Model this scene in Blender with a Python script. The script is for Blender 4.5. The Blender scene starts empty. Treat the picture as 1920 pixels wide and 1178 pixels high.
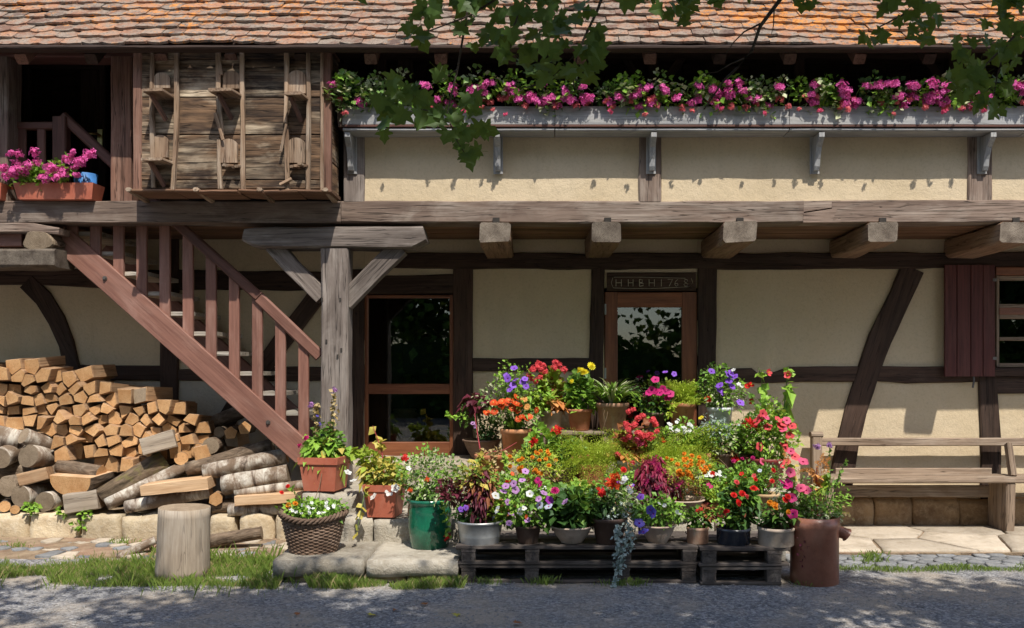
import bpy, math, random
import numpy as np
from mathutils import Vector, Matrix, noise

# ---------------------------------------------------------------- camera, sky, sun, exposure
SC = bpy.context.scene
COL = SC.collection
F, CX, HY, EZ = 1620.0, 1020.0, 690.0, 1.5       # focal length and vanishing point in photo pixels, eye height in metres
cam_d = bpy.data.cameras.new('camera'); cam = bpy.data.objects.new('camera', cam_d); COL.objects.link(cam)
cam.location = (0, 0, EZ); cam.rotation_euler = (math.radians(90), 0, 0)
cam_d.sensor_width = 36; cam_d.lens = F / 1920 * 36
cam_d.shift_x = (960 - CX) / 1920; cam_d.shift_y = (HY - 589) / 1920
cam_d.clip_start = .05; cam_d.clip_end = 500
SC.camera = cam

SUN = Vector((.37, -1.0, 1.64)).normalized()      # towards the sun
elev = math.asin(SUN.z)
world = bpy.data.worlds.new('World'); SC.world = world; world.use_nodes = True
wn = world.node_tree.nodes; wl = world.node_tree.links; wn.clear()
sky = wn.new('ShaderNodeTexSky'); sky.sky_type = 'NISHITA'; sky.sun_disc = False
sky.sun_elevation = elev; sky.sun_rotation = math.atan2(SUN.x, SUN.y)
sky.air_density = 1.0; sky.dust_density = 1.2
bg = wn.new('ShaderNodeBackground'); bg.inputs[1].default_value = .15
wo = wn.new('ShaderNodeOutputWorld'); wl.new(sky.outputs[0], bg.inputs[0]); wl.new(bg.outputs[0], wo.inputs[0])
sl = bpy.data.lights.new('sun', 'SUN'); sl.energy = 3.7; sl.angle = math.radians(.53); sl.color = (1.0, .955, .86)
so = bpy.data.objects.new('sun', sl); COL.objects.link(so); so.location = (5, -12, 20)
so.rotation_euler = SUN.to_track_quat('Z', 'Y').to_euler()
vs = SC.view_settings; vs.view_transform = 'Standard'; vs.look = 'None'; vs.exposure = 0.64; vs.gamma = 1.0; vs.use_curve_mapping = False
SC.cycles.max_bounces = 8; SC.cycles.transparent_max_bounces = 12; SC.cycles.diffuse_bounces = 4; SC.cycles.glossy_bounces = 4
SC.cycles.caustics_reflective = False; SC.cycles.caustics_refractive = False
SC.cycles.use_denoising = True

R = random.Random(11)
NR = np.random.default_rng(5)
WALL, FRONT = 8.1, 7.125

def W(px, py, Y): return Vector(((px - CX) * Y / F, Y, EZ + (HY - py) * Y / F))
def wx(px, Y): return (px - CX) * Y / F
def wz(py, Y): return EZ + (HY - py) * Y / F
def U(a, b): return R.uniform(a, b)

# ---------------------------------------------------------------- object helpers
WM = {}
def link(o, M, parent=None):
    COL.objects.link(o)
    if parent is not None:
        o.parent = parent
        o.matrix_basis = WM[parent.name].inverted() @ M
    else:
        o.matrix_basis = M
    WM[o.name] = M.copy()
    return o
def T(v): return Matrix.Translation(Vector(v))
I4 = Matrix.Identity(4)
def thing(name, label, cat, loc=(0, 0, 0), group=None, rz=0.0):
    o = bpy.data.objects.new(name, None); o.empty_display_size = .1
    link(o, T(loc) @ Matrix.Rotation(rz, 4, 'Z'))
    return tag(o, label, cat, group)
def tag(o, label=None, cat=None, group=None, kind=None):
    if label: o['label'] = label
    if cat: o['category'] = cat
    if group: o['group'] = group
    if kind: o['kind'] = kind
    return o
def part(name, parent, M=None):
    o = bpy.data.objects.new(name, None); o.empty_display_size = .05
    return link(o, M or WM[parent.name].copy(), parent)
def mesh(name, v, f, mats, smooth=False, mi=None):
    me = bpy.data.meshes.new(name)
    v = v.tolist() if isinstance(v, np.ndarray) else [tuple(p) for p in v]
    me.from_pydata(v, [], f.tolist() if isinstance(f, np.ndarray) else f)
    for m in (mats if isinstance(mats, (list, tuple)) else [mats]): me.materials.append(m)
    if mi is not None: me.polygons.foreach_set('material_index', list(mi))
    if smooth is True: me.polygons.foreach_set('use_smooth', [True] * len(me.polygons))
    elif smooth: me.polygons.foreach_set('use_smooth', list(smooth))
    me.update()
    return me
def obj(name, me, parent=None, M=I4):
    return link(bpy.data.objects.new(name, me), M, parent)
def mk(name, v, f, mats, parent=None, M=I4, smooth=False, mi=None):
    return obj(name, mesh(name, v, f, mats, smooth, mi), parent, M)
def frame(x, yhint=Vector((0, 1, 0)), origin=(0, 0, 0)):
    x = Vector(x).normalized(); y = Vector(yhint)
    y = (y - x * y.dot(x)).normalized(); z = x.cross(y)
    M = Matrix((x, y, z)).transposed().to_4x4(); M.translation = Vector(origin)
    return M
def zframe(z, origin=(0, 0, 0), spin=0.0):
    z = Vector(z).normalized(); q = z.to_track_quat('Z', 'Y').to_matrix().to_4x4()
    return T(origin) @ q @ Matrix.Rotation(spin, 4, 'Z')

class MB:
    """collects shapes for ONE part"""
    def __init__(s): s.v = []; s.f = []; s.m = []; s.s = []
    def add(s, v, f, m=0, smooth=False):
        b = len(s.v); s.v += [tuple(p) for p in v]
        for q in f: s.f.append(tuple(i + b for i in q)); s.m.append(m); s.s.append(smooth)
    def box(s, x0, x1, y0, y1, z0, z1, m=0):
        s.add([(x, y, z) for x in (x0, x1) for y in (y0, y1) for z in (z0, z1)],
              [(0, 1, 3, 2), (4, 6, 7, 5), (0, 4, 5, 1), (2, 3, 7, 6), (0, 2, 6, 4), (1, 5, 7, 3)], m)
    def tube(s, pts, r, n=6, m=0, cap=True, smooth=True):
        pts = [Vector(p) for p in pts]; rr = r if isinstance(r, (list, tuple)) else [r] * len(pts)
        v = []; f = []
        up = Vector((.31, .17, .93))
        for i, p in enumerate(pts):
            d = (pts[min(i + 1, len(pts) - 1)] - pts[max(i - 1, 0)]).normalized()
            if abs(d.dot(up)) > .95: a = d.cross(Vector((1, 0, 0))).normalized()
            else: a = d.cross(up).normalized()
            b = d.cross(a)
            for k in range(n):
                t = 2 * math.pi * k / n
                v.append(p + (a * math.cos(t) + b * math.sin(t)) * rr[i])
        for i in range(len(pts) - 1):
            for k in range(n):
                k2 = (k + 1) % n
                f.append((i * n + k, i * n + k2, (i + 1) * n + k2, (i + 1) * n + k))
        s.add(v, f, m, smooth)
        if cap:
            e = len(pts) - 1
            s.add(v[:n], [tuple(range(n))], m); s.add(v[e * n:], [tuple(reversed(range(n)))], m)
    def lathe(s, prof, n=28, m=0, smooth=True, wob=0.0, sx=1.0, sy=1.0):
        v = []; f = []; ph = U(0, 9)
        for (r, z) in prof:
            for k in range(n):
                t = 2 * math.pi * k / n
                q = r * (1 + wob * math.sin(2 * t + ph))
                v.append((q * math.cos(t) * sx, q * math.sin(t) * sy, z))
        for i in range(len(prof) - 1):
            for k in range(n):
                k2 = (k + 1) % n
                f.append((i * n + k, i * n + k2, (i + 1) * n + k2, (i + 1) * n + k))
        s.add(v, f, m, smooth)
        if prof[0][0] > 1e-4: s.add(v[:n], [tuple(reversed(range(n)))], m)
        if prof[-1][0] > 1e-4: s.add(v[-n:], [tuple(range(n))], m)
    def build(s, name, mats, parent=None, M=I4):
        return mk(name, s.v, s.f, mats, parent, M, smooth=s.s, mi=s.m)
    def mesh(s, name, mats): return mesh(name, s.v, s.f, mats, s.s, s.m)

def nz(p, sc=1.0, seed=0.0):
    return noise.noise(Vector((p[0] * sc + seed, p[1] * sc + seed * 1.7, p[2] * sc - seed)))

# ---------------------------------------------------------------- shapes
def sweep_v(ctr, wid, dep, ch, wob, seed):
    """octagonal timber section swept in local XZ plane; returns verts, faces"""
    v = []; n = len(ctr)
    for i, (x, z) in enumerate(ctr):
        a = ctr[max(i - 1, 0)]; b = ctr[min(i + 1, n - 1)]
        t = Vector((b[0] - a[0], b[1] - a[1])).normalized(); nx, nzz = -t.y, t.x
        w = wid[i] / 2; d = dep / 2
        for k, (q, r) in enumerate(((-w + ch, -d), (w - ch, -d), (w, -d + ch), (w, d - ch), (w - ch, d), (-w + ch, d), (-w, d - ch), (-w, -d + ch))):
            e = wob * noise.noise(Vector((x * 3.1 + seed, q * 5 + k * .37, r * 5 + seed * 2)))
            g = wob * noise.noise(Vector((x * 2.3 - seed, q * 4, r * 4 + k * .21)))
            v.append((x + nx * (q + e), r + g, z + nzz * (q + e)))
    f = []
    for i in range(n - 1):
        for k in range(8):
            k2 = (k + 1) % 8
            f.append((i * 8 + k, i * 8 + k2, (i + 1) * 8 + k2, (i + 1) * 8 + k))
    f.append(tuple(reversed(range(8)))); f.append(tuple(range((n - 1) * 8, n * 8)))
    return v, f
def timber(name, pts, w, d, mat, parent, yhint=(0, 1, 0), wob=.006, ch=.009, step=.14, endmat=None):
    """a hewn timber along the polyline pts (world), w across, d along yhint"""
    pts = [Vector(p) for p in pts]; ws = w if isinstance(w, (list, tuple)) else [w] * len(pts)
    M = frame(pts[-1] - pts[0], yhint, (pts[0] + pts[-1]) / 2); Mi = M.inverted()
    loc = [Mi @ p for p in pts]
    c = []; cw = []
    for i in range(len(loc) - 1):
        L = (loc[i + 1] - loc[i]).length; k = max(1, int(L / step))
        for j in range(k):
            t = j / k; q = loc[i].lerp(loc[i + 1], t); c.append((q.x, q.z)); cw.append(ws[i] * (1 - t) + ws[i + 1] * t)
    c.append((loc[-1].x, loc[-1].z)); cw.append(ws[-1])
    ch = min(ch, min(ws) * .3, d * .3)
    v, f = sweep_v(c, cw, d, ch, wob, U(0, 50))
    mi = None
    if endmat: mi = [0] * (len(f) - 2) + [1, 1]
    return mk(name, v, f, [mat, endmat] if endmat else mat, parent, M, mi=mi)
def ptimber(name, pp, wpx, Y, d, mat, parent, **k):
    """timber given by its centre line in photo pixels on the plane Y (its front face)"""
    w = [x * Y / F for x in wpx] if isinstance(wpx, (list, tuple)) else wpx * Y / F
    pts = [W(x, y, Y) + Vector((0, d / 2, 0)) for x, y in pp]
    return timber(name, pts, w, d, mat, parent, **k)
def prect(name, x0, x1, y0, y1, Y, d, mat, parent, **k):
    if abs(x1 - x0) >= abs(y1 - y0): return ptimber(name, [(x0, (y0 + y1) / 2), (x1, (y0 + y1) / 2)], abs(y1 - y0), Y, d, mat, parent, **k)
    return ptimber(name, [((x0 + x1) / 2, y1), ((x0 + x1) / 2, y0)], abs(x1 - x0), Y, d, mat, parent, **k)
def stone(name, x0, x1, y0, y1, z0, z1, mat, parent, r=.03, amp=.012, n=7, seed=None, M=I4):
    """a worn stone block"""
    seed = U(0, 99) if seed is None else seed
    c = Vector(((x0 + x1) / 2, (y0 + y1) / 2, (z0 + z1) / 2)); h = Vector(((x1 - x0) / 2, (y1 - y0) / 2, (z1 - z0) / 2))
    r = min(r, min(h) * .8); idx = {}; v = []; f = []
    ns = [max(2, min(14, int(2 * a / .05))) for a in h]
    def vid(p):
        key = tuple(round(a, 5) for a in p)
        if key not in idx:
            q = Vector([max(-h[i] + r, min(h[i] - r, p[i])) for i in range(3)]); e = Vector(p) - q
            if e.length > 1e-6: e = e.normalized() * r
            o = q + e; s = o + c
            nn = Vector((nz(s, 5, seed), nz(s, 5, seed + 7), nz(s, 5, seed + 13))) * amp + Vector((nz(s, 17, seed), nz(s, 17, seed + 3), nz(s, 17, seed + 5))) * amp * .35
            idx[key] = len(v); v.append(o + nn)
        return idx[key]
    for ax in range(3):
        a, b = (ax + 1) % 3, (ax + 2) % 3
        for sg in (-1, 1):
            for i in range(ns[a]):
                for j in range(ns[b]):
                    q = []
                    for (ii, jj) in ((i, j), (i + 1, j), (i + 1, j + 1), (i, j + 1)):
                        p = [0, 0, 0]; p[ax] = sg * h[ax]; p[a] = -h[a] + 2 * h[a] * ii / ns[a]; p[b] = -h[b] + 2 * h[b] * jj / ns[b]
                        q.append(vid(p))
                    f.append(tuple(q) if sg > 0 else tuple(reversed(q)))
    return mk(name, v, f, mat, parent, M @ T(c), smooth=True)
def clip(poly, p, nrm):
    out = []
    for i in range(len(poly)):
        a, b = poly[i], poly[(i + 1) % len(poly)]
        da = (a[0] - p[0]) * nrm[0] + (a[1] - p[1]) * nrm[1]; db = (b[0] - p[0]) * nrm[0] + (b[1] - p[1]) * nrm[1]
        if da <= 0: out.append(a)
        if da * db < 0:
            t = da / (da - db); out.append((a[0] + (b[0] - a[0]) * t, a[1] + (b[1] - a[1]) * t))
    return out
def voronoi(pts, bounds, reach):
    cells = []
    for i, p in enumerate(pts):
        poly = list(bounds) if bounds else [(p[0] - reach, p[1] - reach), (p[0] + reach, p[1] - reach), (p[0] + reach, p[1] + reach), (p[0] - reach, p[1] + reach)]
        for j, q in enumerate(pts):
            if i != j and abs(p[0] - q[0]) < 2.5 * reach and abs(p[1] - q[1]) < 2.5 * reach:
                poly = clip(poly, ((p[0] + q[0]) / 2, (p[1] + q[1]) / 2), (q[0] - p[0], q[1] - p[1]))
                if len(poly) < 3: break
        cells.append(poly)
    return cells
# ---------------------------------------------------------------- materials
class NT:
    def __init__(s, name):
        s.m = bpy.data.materials.new(name); s.m.use_nodes = True; s.n = s.m.node_tree.nodes; s.l = s.m.node_tree.links; s.n.clear()
        s.out = s.n.new('ShaderNodeOutputMaterial')
    def node(s, t, **kw):
        n = s.n.new(t)
        for k, v in kw.items():
            if k.startswith('_'): setattr(n, k[1:], v)
        for k, v in kw.items():
            if k.startswith('_'): continue
            i = n.inputs[int(k[1:])] if k[0] == 'i' and k[1:].isdigit() else n.inputs[k.replace('__', ' ')]
            if hasattr(v, 'is_output') or isinstance(v, bpy.types.NodeSocket): s.l.new(v, i)
            else: i.default_value = v
        return n
    def coord(s, scale=(1, 1, 1), kind='Object', rnd=True):
        if kind == 'Position': c = s.node('ShaderNodeNewGeometry').outputs['Position']
        else: c = s.node('ShaderNodeTexCoord').outputs[kind]
        if rnd:
            r = s.node('ShaderNodeObjectInfo').outputs['Random']
            k = s.node('ShaderNodeMath', _operation='MULTIPLY', i0=r, i1=37.0).outputs[0]
            c = s.node('ShaderNodeVectorMath', _operation='ADD', i0=c, i1=k).outputs[0]
        return s.node('ShaderNodeMapping', i0=c, Scale=scale).outputs[0]
    def noise(s, vec, scale=1.0, detail=5.0, rough=.6, dist=0.0):
        return s.node('ShaderNodeTexNoise', Vector=vec, Scale=scale, Detail=detail, Roughness=rough, Distortion=dist).outputs[0]
    def ramp(s, fac, stops):
        n = s.node('ShaderNodeValToRGB', i0=fac); e = n.color_ramp.elements
        while len(e) < len(stops): e.new(.5)
        for i, (p, c) in enumerate(stops):
            e[i].position = p; e[i].color = (c, c, c, 1) if isinstance(c, (int, float)) else (*c, 1)
        return n.outputs[0]
    def mix(s, fac, a, b, mode='MIX'):
        n = s.node('ShaderNodeMix', _data_type='RGBA', _blend_type=mode)
        for i, v in ((0, fac), (6, a), (7, b)):
            if isinstance(v, bpy.types.NodeSocket): s.l.new(v, n.inputs[i])
            else: n.inputs[i].default_value = v if i == 0 else ((*v, 1) if not isinstance(v, (int, float)) else (v, v, v, 1))
        return n.outputs[2]
    def math(s, op, a, b=0.0): return s.node('ShaderNodeMath', _operation=op, i0=a, i1=b).outputs[0]
    def bump(s, h, strength=.5, dist=.01, prev=None):
        n = s.node('ShaderNodeBump', Height=h, Strength=strength, Distance=dist)
        if prev is not None: s.l.new(prev, n.inputs['Normal'])
        return n.outputs[0]
    def pbr(s, col, rough=.8, nrm=None, spec=.3, metal=0.0, **k):
        n = s.node('ShaderNodeBsdfPrincipled', **k)
        for key, v in (('Base Color', col), ('Roughness', rough), ('Normal', nrm), ('Specular IOR Level', spec), ('Metallic', metal)):
            if v is None: continue
            if isinstance(v, bpy.types.NodeSocket): s.l.new(v, n.inputs[key])
            else: n.inputs[key].default_value = (*v, 1) if isinstance(v, tuple) else v
        return n.outputs[0]
    def done(s, sh): s.l.new(sh, s.out.inputs[0]); return s.m

def wood(name, c0, c1, c2, char=0.0, rough=.8, bump=.6, patch=.5, crack=.8, spec=.25, fine=1.0, var=.25, swirl=1.2):
    """grain along local X: c0 dark fibre, c1 light fibre, c2 weathered patches"""
    t = NT(name)
    big = t.noise(t.coord((.9, 7, 7)), 1.0, 5, .6, swirl)
    fib = t.noise(t.coord((2.2, 48 * fine, 48 * fine)), 1.0, 4, .65, .3)
    g = t.math('ADD', t.math('MULTIPLY', big, .55), t.math('MULTIPLY', fib, .45))
    col = t.ramp(g, [(.36, c0), (.62, c1)])
    pt = t.ramp(t.noise(t.coord((1.6, 4.5, 4.5)), 1.0, 5, .65, .6), [(.48, 0.0), (.68, patch)])
    pt = t.math('MULTIPLY', pt, t.ramp(fib, [(.35, .35), (.6, 1.0)]))
    col = t.mix(pt, col, c2)
    cr = t.ramp(t.noise(t.coord((.8, 27, 27)), 1.0, 3, .5, .4), [(.486, 1.0), (.497, .1), (.503, .1), (.514, 1.0)])
    crm = t.math('MULTIPLY', t.math('SUBTRACT', 1.0, cr), crack)
    col = t.mix(crm, col, tuple(x * .22 for x in c0))
    if char:
        cm = t.ramp(t.noise(t.coord((1.5, 3.6, 3.6)), 1.0, 4, .6, .8), [(.47, 0.0), (.60, char)])
        col = t.mix(t.math('MULTIPLY', cm, t.ramp(fib, [(.35, 1.0), (.62, .55)])), col, (.022, .014, .011))
    rv = t.ramp(t.node('ShaderNodeObjectInfo').outputs['Random'], [(0, 1 - var), (1, 1 + var)])
    col = t.mix(1.0, col, rv, 'MULTIPLY')
    h = t.math('SUBTRACT', g, t.math('MULTIPLY', crm, .7))
    return t.done(t.pbr(col, rough, t.bump(h, bump, .012), spec))

def plaster(name, c, c2):
    t = NT(name); p = t.coord((1, 1, 1), 'Position', False)
    a = t.ramp(t.noise(p, 1.1, 6, .65), [(.35, 0.0), (.7, 1.0)])
    col = t.mix(a, c, c2)
    st = t.ramp(t.noise(t.node('ShaderNodeMapping', i0=p, Scale=(3.5, 3.5, .7)).outputs[0], 1.0, 5, .6), [(.55, 0.0), (.8, .35)])
    col = t.mix(st, col, tuple(x * .62 for x in c))
    sp = t.noise(p, 46, 3, .6)
    col = t.mix(t.ramp(sp, [(.3, .22), (.5, 0.0)]), col, tuple(x * .5 for x in c))
    h = t.math('ADD', t.math('MULTIPLY', t.noise(p, 75, 4, .7), .6), t.math('MULTIPLY', t.noise(p, 9, 4, .6), 1.4))
    return t.done(t.pbr(col, .92, t.bump(h, .55, .012), .15))

def rock(name, c0, c1, c2, bump=.6, sc=1.0, rnd=True, var=.2):
    t = NT(name); p = t.coord((1, 1, 1), 'Object', rnd)
    n1 = t.noise(p, 3.5 * sc, 7, .65, .3); n2 = t.noise(p, 26 * sc, 5, .7)
    col = t.ramp(n1, [(.32, c0), (.6, c1)])
    col = t.mix(t.ramp(n2, [(.45, 0.0), (.75, .7)]), col, c2)
    col = t.mix(t.ramp(t.noise(p, 8 * sc, 6, .7), [(.28, .6), (.42, 0.0)]), col, tuple(x * .45 for x in c0))
    rv = t.ramp(t.node('ShaderNodeObjectInfo').outputs['Random'], [(0, 1 - var), (1, 1 + var)])
    col = t.mix(1.0, col, rv, 'MULTIPLY')
    h = t.math('ADD', n1, t.math('MULTIPLY', n2, .35))
    h = t.math('ADD', h, t.math('MULTIPLY', t.noise(p, 90 * sc, 4, .7), .12))
    return t.done(t.pbr(col, .9, t.bump(h, min(1.0, bump * 1.4), .03), .2))

def leafm(name, c1, c2, transl=.28, edge=None, rough=.5, spec=.35):
    t = NT(name)
    isl = t.node('ShaderNodeNewGeometry').outputs['Random Per Island']
    st = [(0, c1), (1, c2)] if edge is None else [(0, c1), (.5, c2), (.56, edge), (1, tuple(x * .85 for x in edge))]
    col = t.ramp(isl, st)
    n = t.noise(t.coord((1, 1, 1), 'Position', False), 22, 3, .6)
    col = t.mix(t.ramp(n, [(.35, .35), (.6, 0.0)]), col, tuple(x * .6 for x in c1))
    d = t.pbr(col, rough, None, spec)
    tr = t.node('ShaderNodeBsdfTranslucent', Color=t.mix(.25, col, (.5, .5, .05), 'MIX')).outputs[0]
    m = t.node('ShaderNodeMixShader', i0=transl)
    t.l.new(d, m.inputs[1]); t.l.new(tr, m.inputs[2])
    return t.done(m.outputs[0])
def petalm(name, c, var=.3):
    t = NT(name)
    isl = t.node('ShaderNodeNewGeometry').outputs['Random Per Island']
    rnd = t.node('ShaderNodeObjectInfo').outputs['Random']
    k = t.math('ADD', t.math('MULTIPLY', isl, .6), t.math('MULTIPLY', rnd, .4))
    lo = tuple(x * (1 - var) for x in c); hi = tuple(min(.9, x * (1 + var * .6) + .02) for x in c)
    col = t.ramp(k, [(.1, lo), (.9, hi)])
    d = t.pbr(col, .55, None, .2)
    tr = t.node('ShaderNodeBsdfTranslucent', Color=col).outputs[0]
    m = t.node('ShaderNodeMixShader', i0=.3)
    t.l.new(d, m.inputs[1]); t.l.new(tr, m.inputs[2])
    return t.done(m.outputs[0])
def clay(name, c0, c1, rough=.85, lime=.35, spec=.2, bump=.25):
    t = NT(name); p = t.coord((1, 1, 1))
    n1 = t.noise(p, 6, 5, .6); n2 = t.noise(t.node('ShaderNodeMapping', i0=p, Scale=(9, 9, 3.5)).outputs[0], 1.0, 6, .7)
    col = t.ramp(n1, [(.35, c0), (.65, c1)])
    col = t.mix(t.ramp(n2, [(.52, 0.0), (.72, lime)]), col, (.55, .47, .38))
    col = t.mix(t.ramp(t.noise(p, 13, 5, .7), [(.3, .5), (.44, 0.0)]), col, tuple(x * .4 for x in c0))
    h = t.noise(p, 55, 4, .6)
    return t.done(t.pbr(col, rough, t.bump(h, bump, .004), spec))

MT = {}
# timbers
MT['dark'] = wood('dark_timber', (.030, .018, .013), (.075, .043, .030), (.105, .070, .052), patch=.5)
MT['beam'] = wood('weathered_beam', (.105, .070, .054), (.245, .178, .140), (.36, .30, .25), patch=.75)
MT['post'] = wood('grey_post', (.085, .066, .056), (.190, .155, .135), (.30, .26, .23), patch=.7)
MT['joist'] = wood('joist_timber', (.13, .075, .047), (.26, .16, .105), (.33, .24, .17), patch=.5)
MT['red'] = wood('red_stain', (.145, .062, .044), (.265, .125, .09), (.33, .195, .155), patch=.7, crack=.25, bump=.25, rough=.6, spec=.35, var=.12)
MT['rail'] = wood('red_rail', (.075, .034, .026), (.15, .068, .050), (.19, .10, .075), patch=.5, crack=.3, bump=.3, rough=.6, var=.12)
MT['frame'] = wood('varnished_frame', (.11, .033, .014), (.25, .085, .035), (.30, .125, .055), patch=.4, crack=.25, bump=.2, rough=.42, spec=.5, var=.15)
MT['shutter'] = wood('shutter_red', (.060, .018, .016), (.125, .040, .033), (.15, .07, .055), patch=.4, crack=.4, bump=.3, rough=.6, var=.12)
MT['loft'] = wood('loft_plank', (.032, .020, .014), (.23, .135, .075), (.56, .45, .32), char=.95, patch=1.0, crack=.8, bump=1.0, fine=.75, swirl=2.6)
MT['batten'] = wood('loft_batten', (.14, .082, .05), (.34, .235, .155), (.44, .36, .28), patch=.8, bump=.6)
MT['loftred'] = wood('loft_post', (.10, .05, .035), (.22, .115, .08), (.30, .2, .15), patch=.5)
MT['greypaint'] = wood('grey_painted_wood', (.23, .23, .235), (.37, .365, .36), (.48, .45, .40), patch=.6, crack=.5, bump=.35, var=.1)
MT['pallet'] = wood('pallet_wood', (.050, .040, .035), (.115, .092, .080), (.20, .17, .15), patch=.6, var=.3)
MT['bench'] = wood('bench_wood', (.16, .11, .075), (.34, .25, .18), (.43, .36, .29), patch=.6, var=.15)
MT['tread'] = wood('tread_wood', (.24, .20, .16), (.42, .37, .31), (.5, .47, .42), patch=.6)
MT['board'] = wood('soffit_board', (.10, .052, .030), (.23, .125, .075), (.27, .17, .11), patch=.4)
MT['stump'] = wood('stump_wood', (.20, .155, .115), (.33, .265, .2), (.38, .33, .275), patch=.6, crack=.45)
MT['pale'] = wood('fresh_split', (.36, .215, .115), (.58, .38, .22), (.64, .46, .30), patch=.6, crack=.3, bump=.5, var=.22)
MT['pale_b'] = wood('split_side', (.25, .14, .075), (.44, .27, .15), (.5, .36, .23), patch=.6, crack=.5, bump=.8, var=.25)
def ends(name, c0, c1, c2):
    t = NT(name); v = t.coord((1, 1, 1))
    d = t.noise(v, 6, 3, .5)
    w = t.node('ShaderNodeTexWave', _wave_type='RINGS', _rings_direction='X', Vector=t.node('ShaderNodeTexCoord').outputs['Object'], Scale=26.0, Distortion=3.0, Detail=2.0).outputs[1]
    col = t.mix(t.math('MULTIPLY', w, .35), t.ramp(t.noise(v, 9, 5, .65), [(.3, c0), (.68, c1)]), c2)
    sp = t.noise(v, 70, 3, .6)
    col = t.mix(t.ramp(sp, [(.3, .4), (.5, 0.0)]), col, tuple(x * .5 for x in c0))
    rv = t.ramp(t.node('ShaderNodeObjectInfo').outputs['Random'], [(0, .68), (1, 1.2)])
    col = t.mix(1.0, col, rv, 'MULTIPLY')
    return t.done(t.pbr(col, .85, t.bump(t.math('ADD', sp, t.math('MULTIPLY', w, .3)), .5, .006), .15))
MT['endgrain'] = ends('joist_end', (.085, .065, .05), (.26, .215, .17), (.13, .10, .08))
MT['cut'] = ends('sawn_end', (.45, .22, .085), (.66, .40, .195), (.42, .23, .11))
MT['cut_old'] = ends('old_sawn_end', (.20, .145, .095), (.36, .275, .19), (.18, .13, .09))
def birch():
    t = NT('birch_bark'); v = t.coord((1, 1, 1))
    n = t.noise(t.node('ShaderNodeMapping', i0=v, Scale=(16, 4, 4)).outputs[0], 1.0, 6, .7, .6)
    col = t.ramp(n, [(.34, (.045, .032, .026)), (.43, (.27, .21, .165)), (.56, (.50, .45, .38)), (.8, (.62, .575, .51))])
    b = t.noise(v, 4.5, 5, .65)
    col = t.mix(t.ramp(b, [(.47, 0.0), (.58, .9)]), col, (.15, .10, .065))
    return t.done(t.pbr(col, .85, t.bump(n, .7, .01), .2))
MT['birch'] = birch()
def bark(name, c0, c1, c2):
    t = NT(name); v = t.coord((1, 1, 1))
    n = t.noise(t.node('ShaderNodeMapping', i0=v, Scale=(5, 17, 17)).outputs[0], 1.0, 6, .7, .8)
    col = t.ramp(n, [(.33, c0), (.62, c1)])
    col = t.mix(t.ramp(t.noise(v, 7, 5, .6), [(.54, 0.0), (.68, .8)]), col, c2)
    return t.done(t.pbr(col, .95, t.bump(n, 1.0, .03), .1))
MT['bark'] = bark('brown_bark', (.06, .042, .03), (.23, .165, .115), (.30, .24, .18))
MT['mossbark'] = bark('mossy_bark', (.055, .04, .026), (.21, .15, .10), (.17, .155, .05))
MT['branchbark'] = bark('branch_bark', (.03, .024, .018), (.09, .07, .055), (.12, .10, .08))
# masonry
MT['plaster'] = plaster('cream_plaster', (.60, .485, .335), (.535, .42, .27))
MT['plaster_low'] = plaster('pale_plaster', (.58, .52, .42), (.48, .41, .31))
MT['sand'] = rock('sandstone', (.40, .30, .19), (.56, .45, .30), (.62, .53, .40))
MT['step'] = rock('step_stone', (.24, .205, .16), (.39, .345, .28), (.46, .425, .36), bump=.8)
MT['plinth'] = rock('plinth_stone', (.17, .105, .06), (.32, .215, .125), (.40, .30, .20))
MT['slab'] = rock('paving_slab', (.31, .25, .185), (.45, .375, .29), (.50, .44, .365), bump=.5)
MT['cobble'] = rock('basalt_cobble', (.13, .135, .145), (.235, .235, .24), (.33, .31, .28))
def gravel():
    t = NT('gravel'); p = t.coord((1, 1, 1), 'Position', False)
    vo = t.node('ShaderNodeTexVoronoi', Vector=p, Scale=62.0); col0 = vo.outputs['Color']; d = vo.outputs['Distance']
    r = t.node('ShaderNodeSeparateColor', i0=col0).outputs[0]
    col = t.ramp(r, [(0, (.11, .108, .115)), (.5, (.205, .20, .205)), (1, (.36, .345, .335))])
    dirt = t.ramp(t.noise(p, 1.3, 6, .65), [(.45, 0.0), (.62, .75)])
    col = t.mix(dirt, col, (.37, .305, .235))
    wear = t.ramp(t.noise(p, 3.7, 6, .7), [(.56, 0.0), (.72, .5)])
    col = t.mix(wear, col, (.13, .115, .10))
    h = t.math('ADD', t.math('MULTIPLY', d, -1.0), t.math('MULTIPLY', t.noise(p, 5, 5, .6), .8))
    return t.done(t.pbr(col, .95, t.bump(h, .7, .015), .2))
MT['gravel'] = gravel()
def earth():
    t = NT('earth'); p = t.coord((1, 1, 1), 'Position', False)
    col = t.ramp(t.noise(p, 6, 7, .7), [(.35, (.17, .115, .075)), (.65, (.36, .27, .18))])
    col = t.mix(t.ramp(t.noise(p, 2.1, 5, .6), [(.5, 0.0), (.65, .6)]), col, (.33, .19, .13))
    return t.done(t.pbr(col, .95, t.bump(t.noise(p, 40, 5, .7), .8, .02), .15))
MT['earth'] = earth()
MT['pebble'] = rock('pebble', (.17, .16, .155), (.32, .30, .28), (.45, .42, .39), bump=.1)
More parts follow.
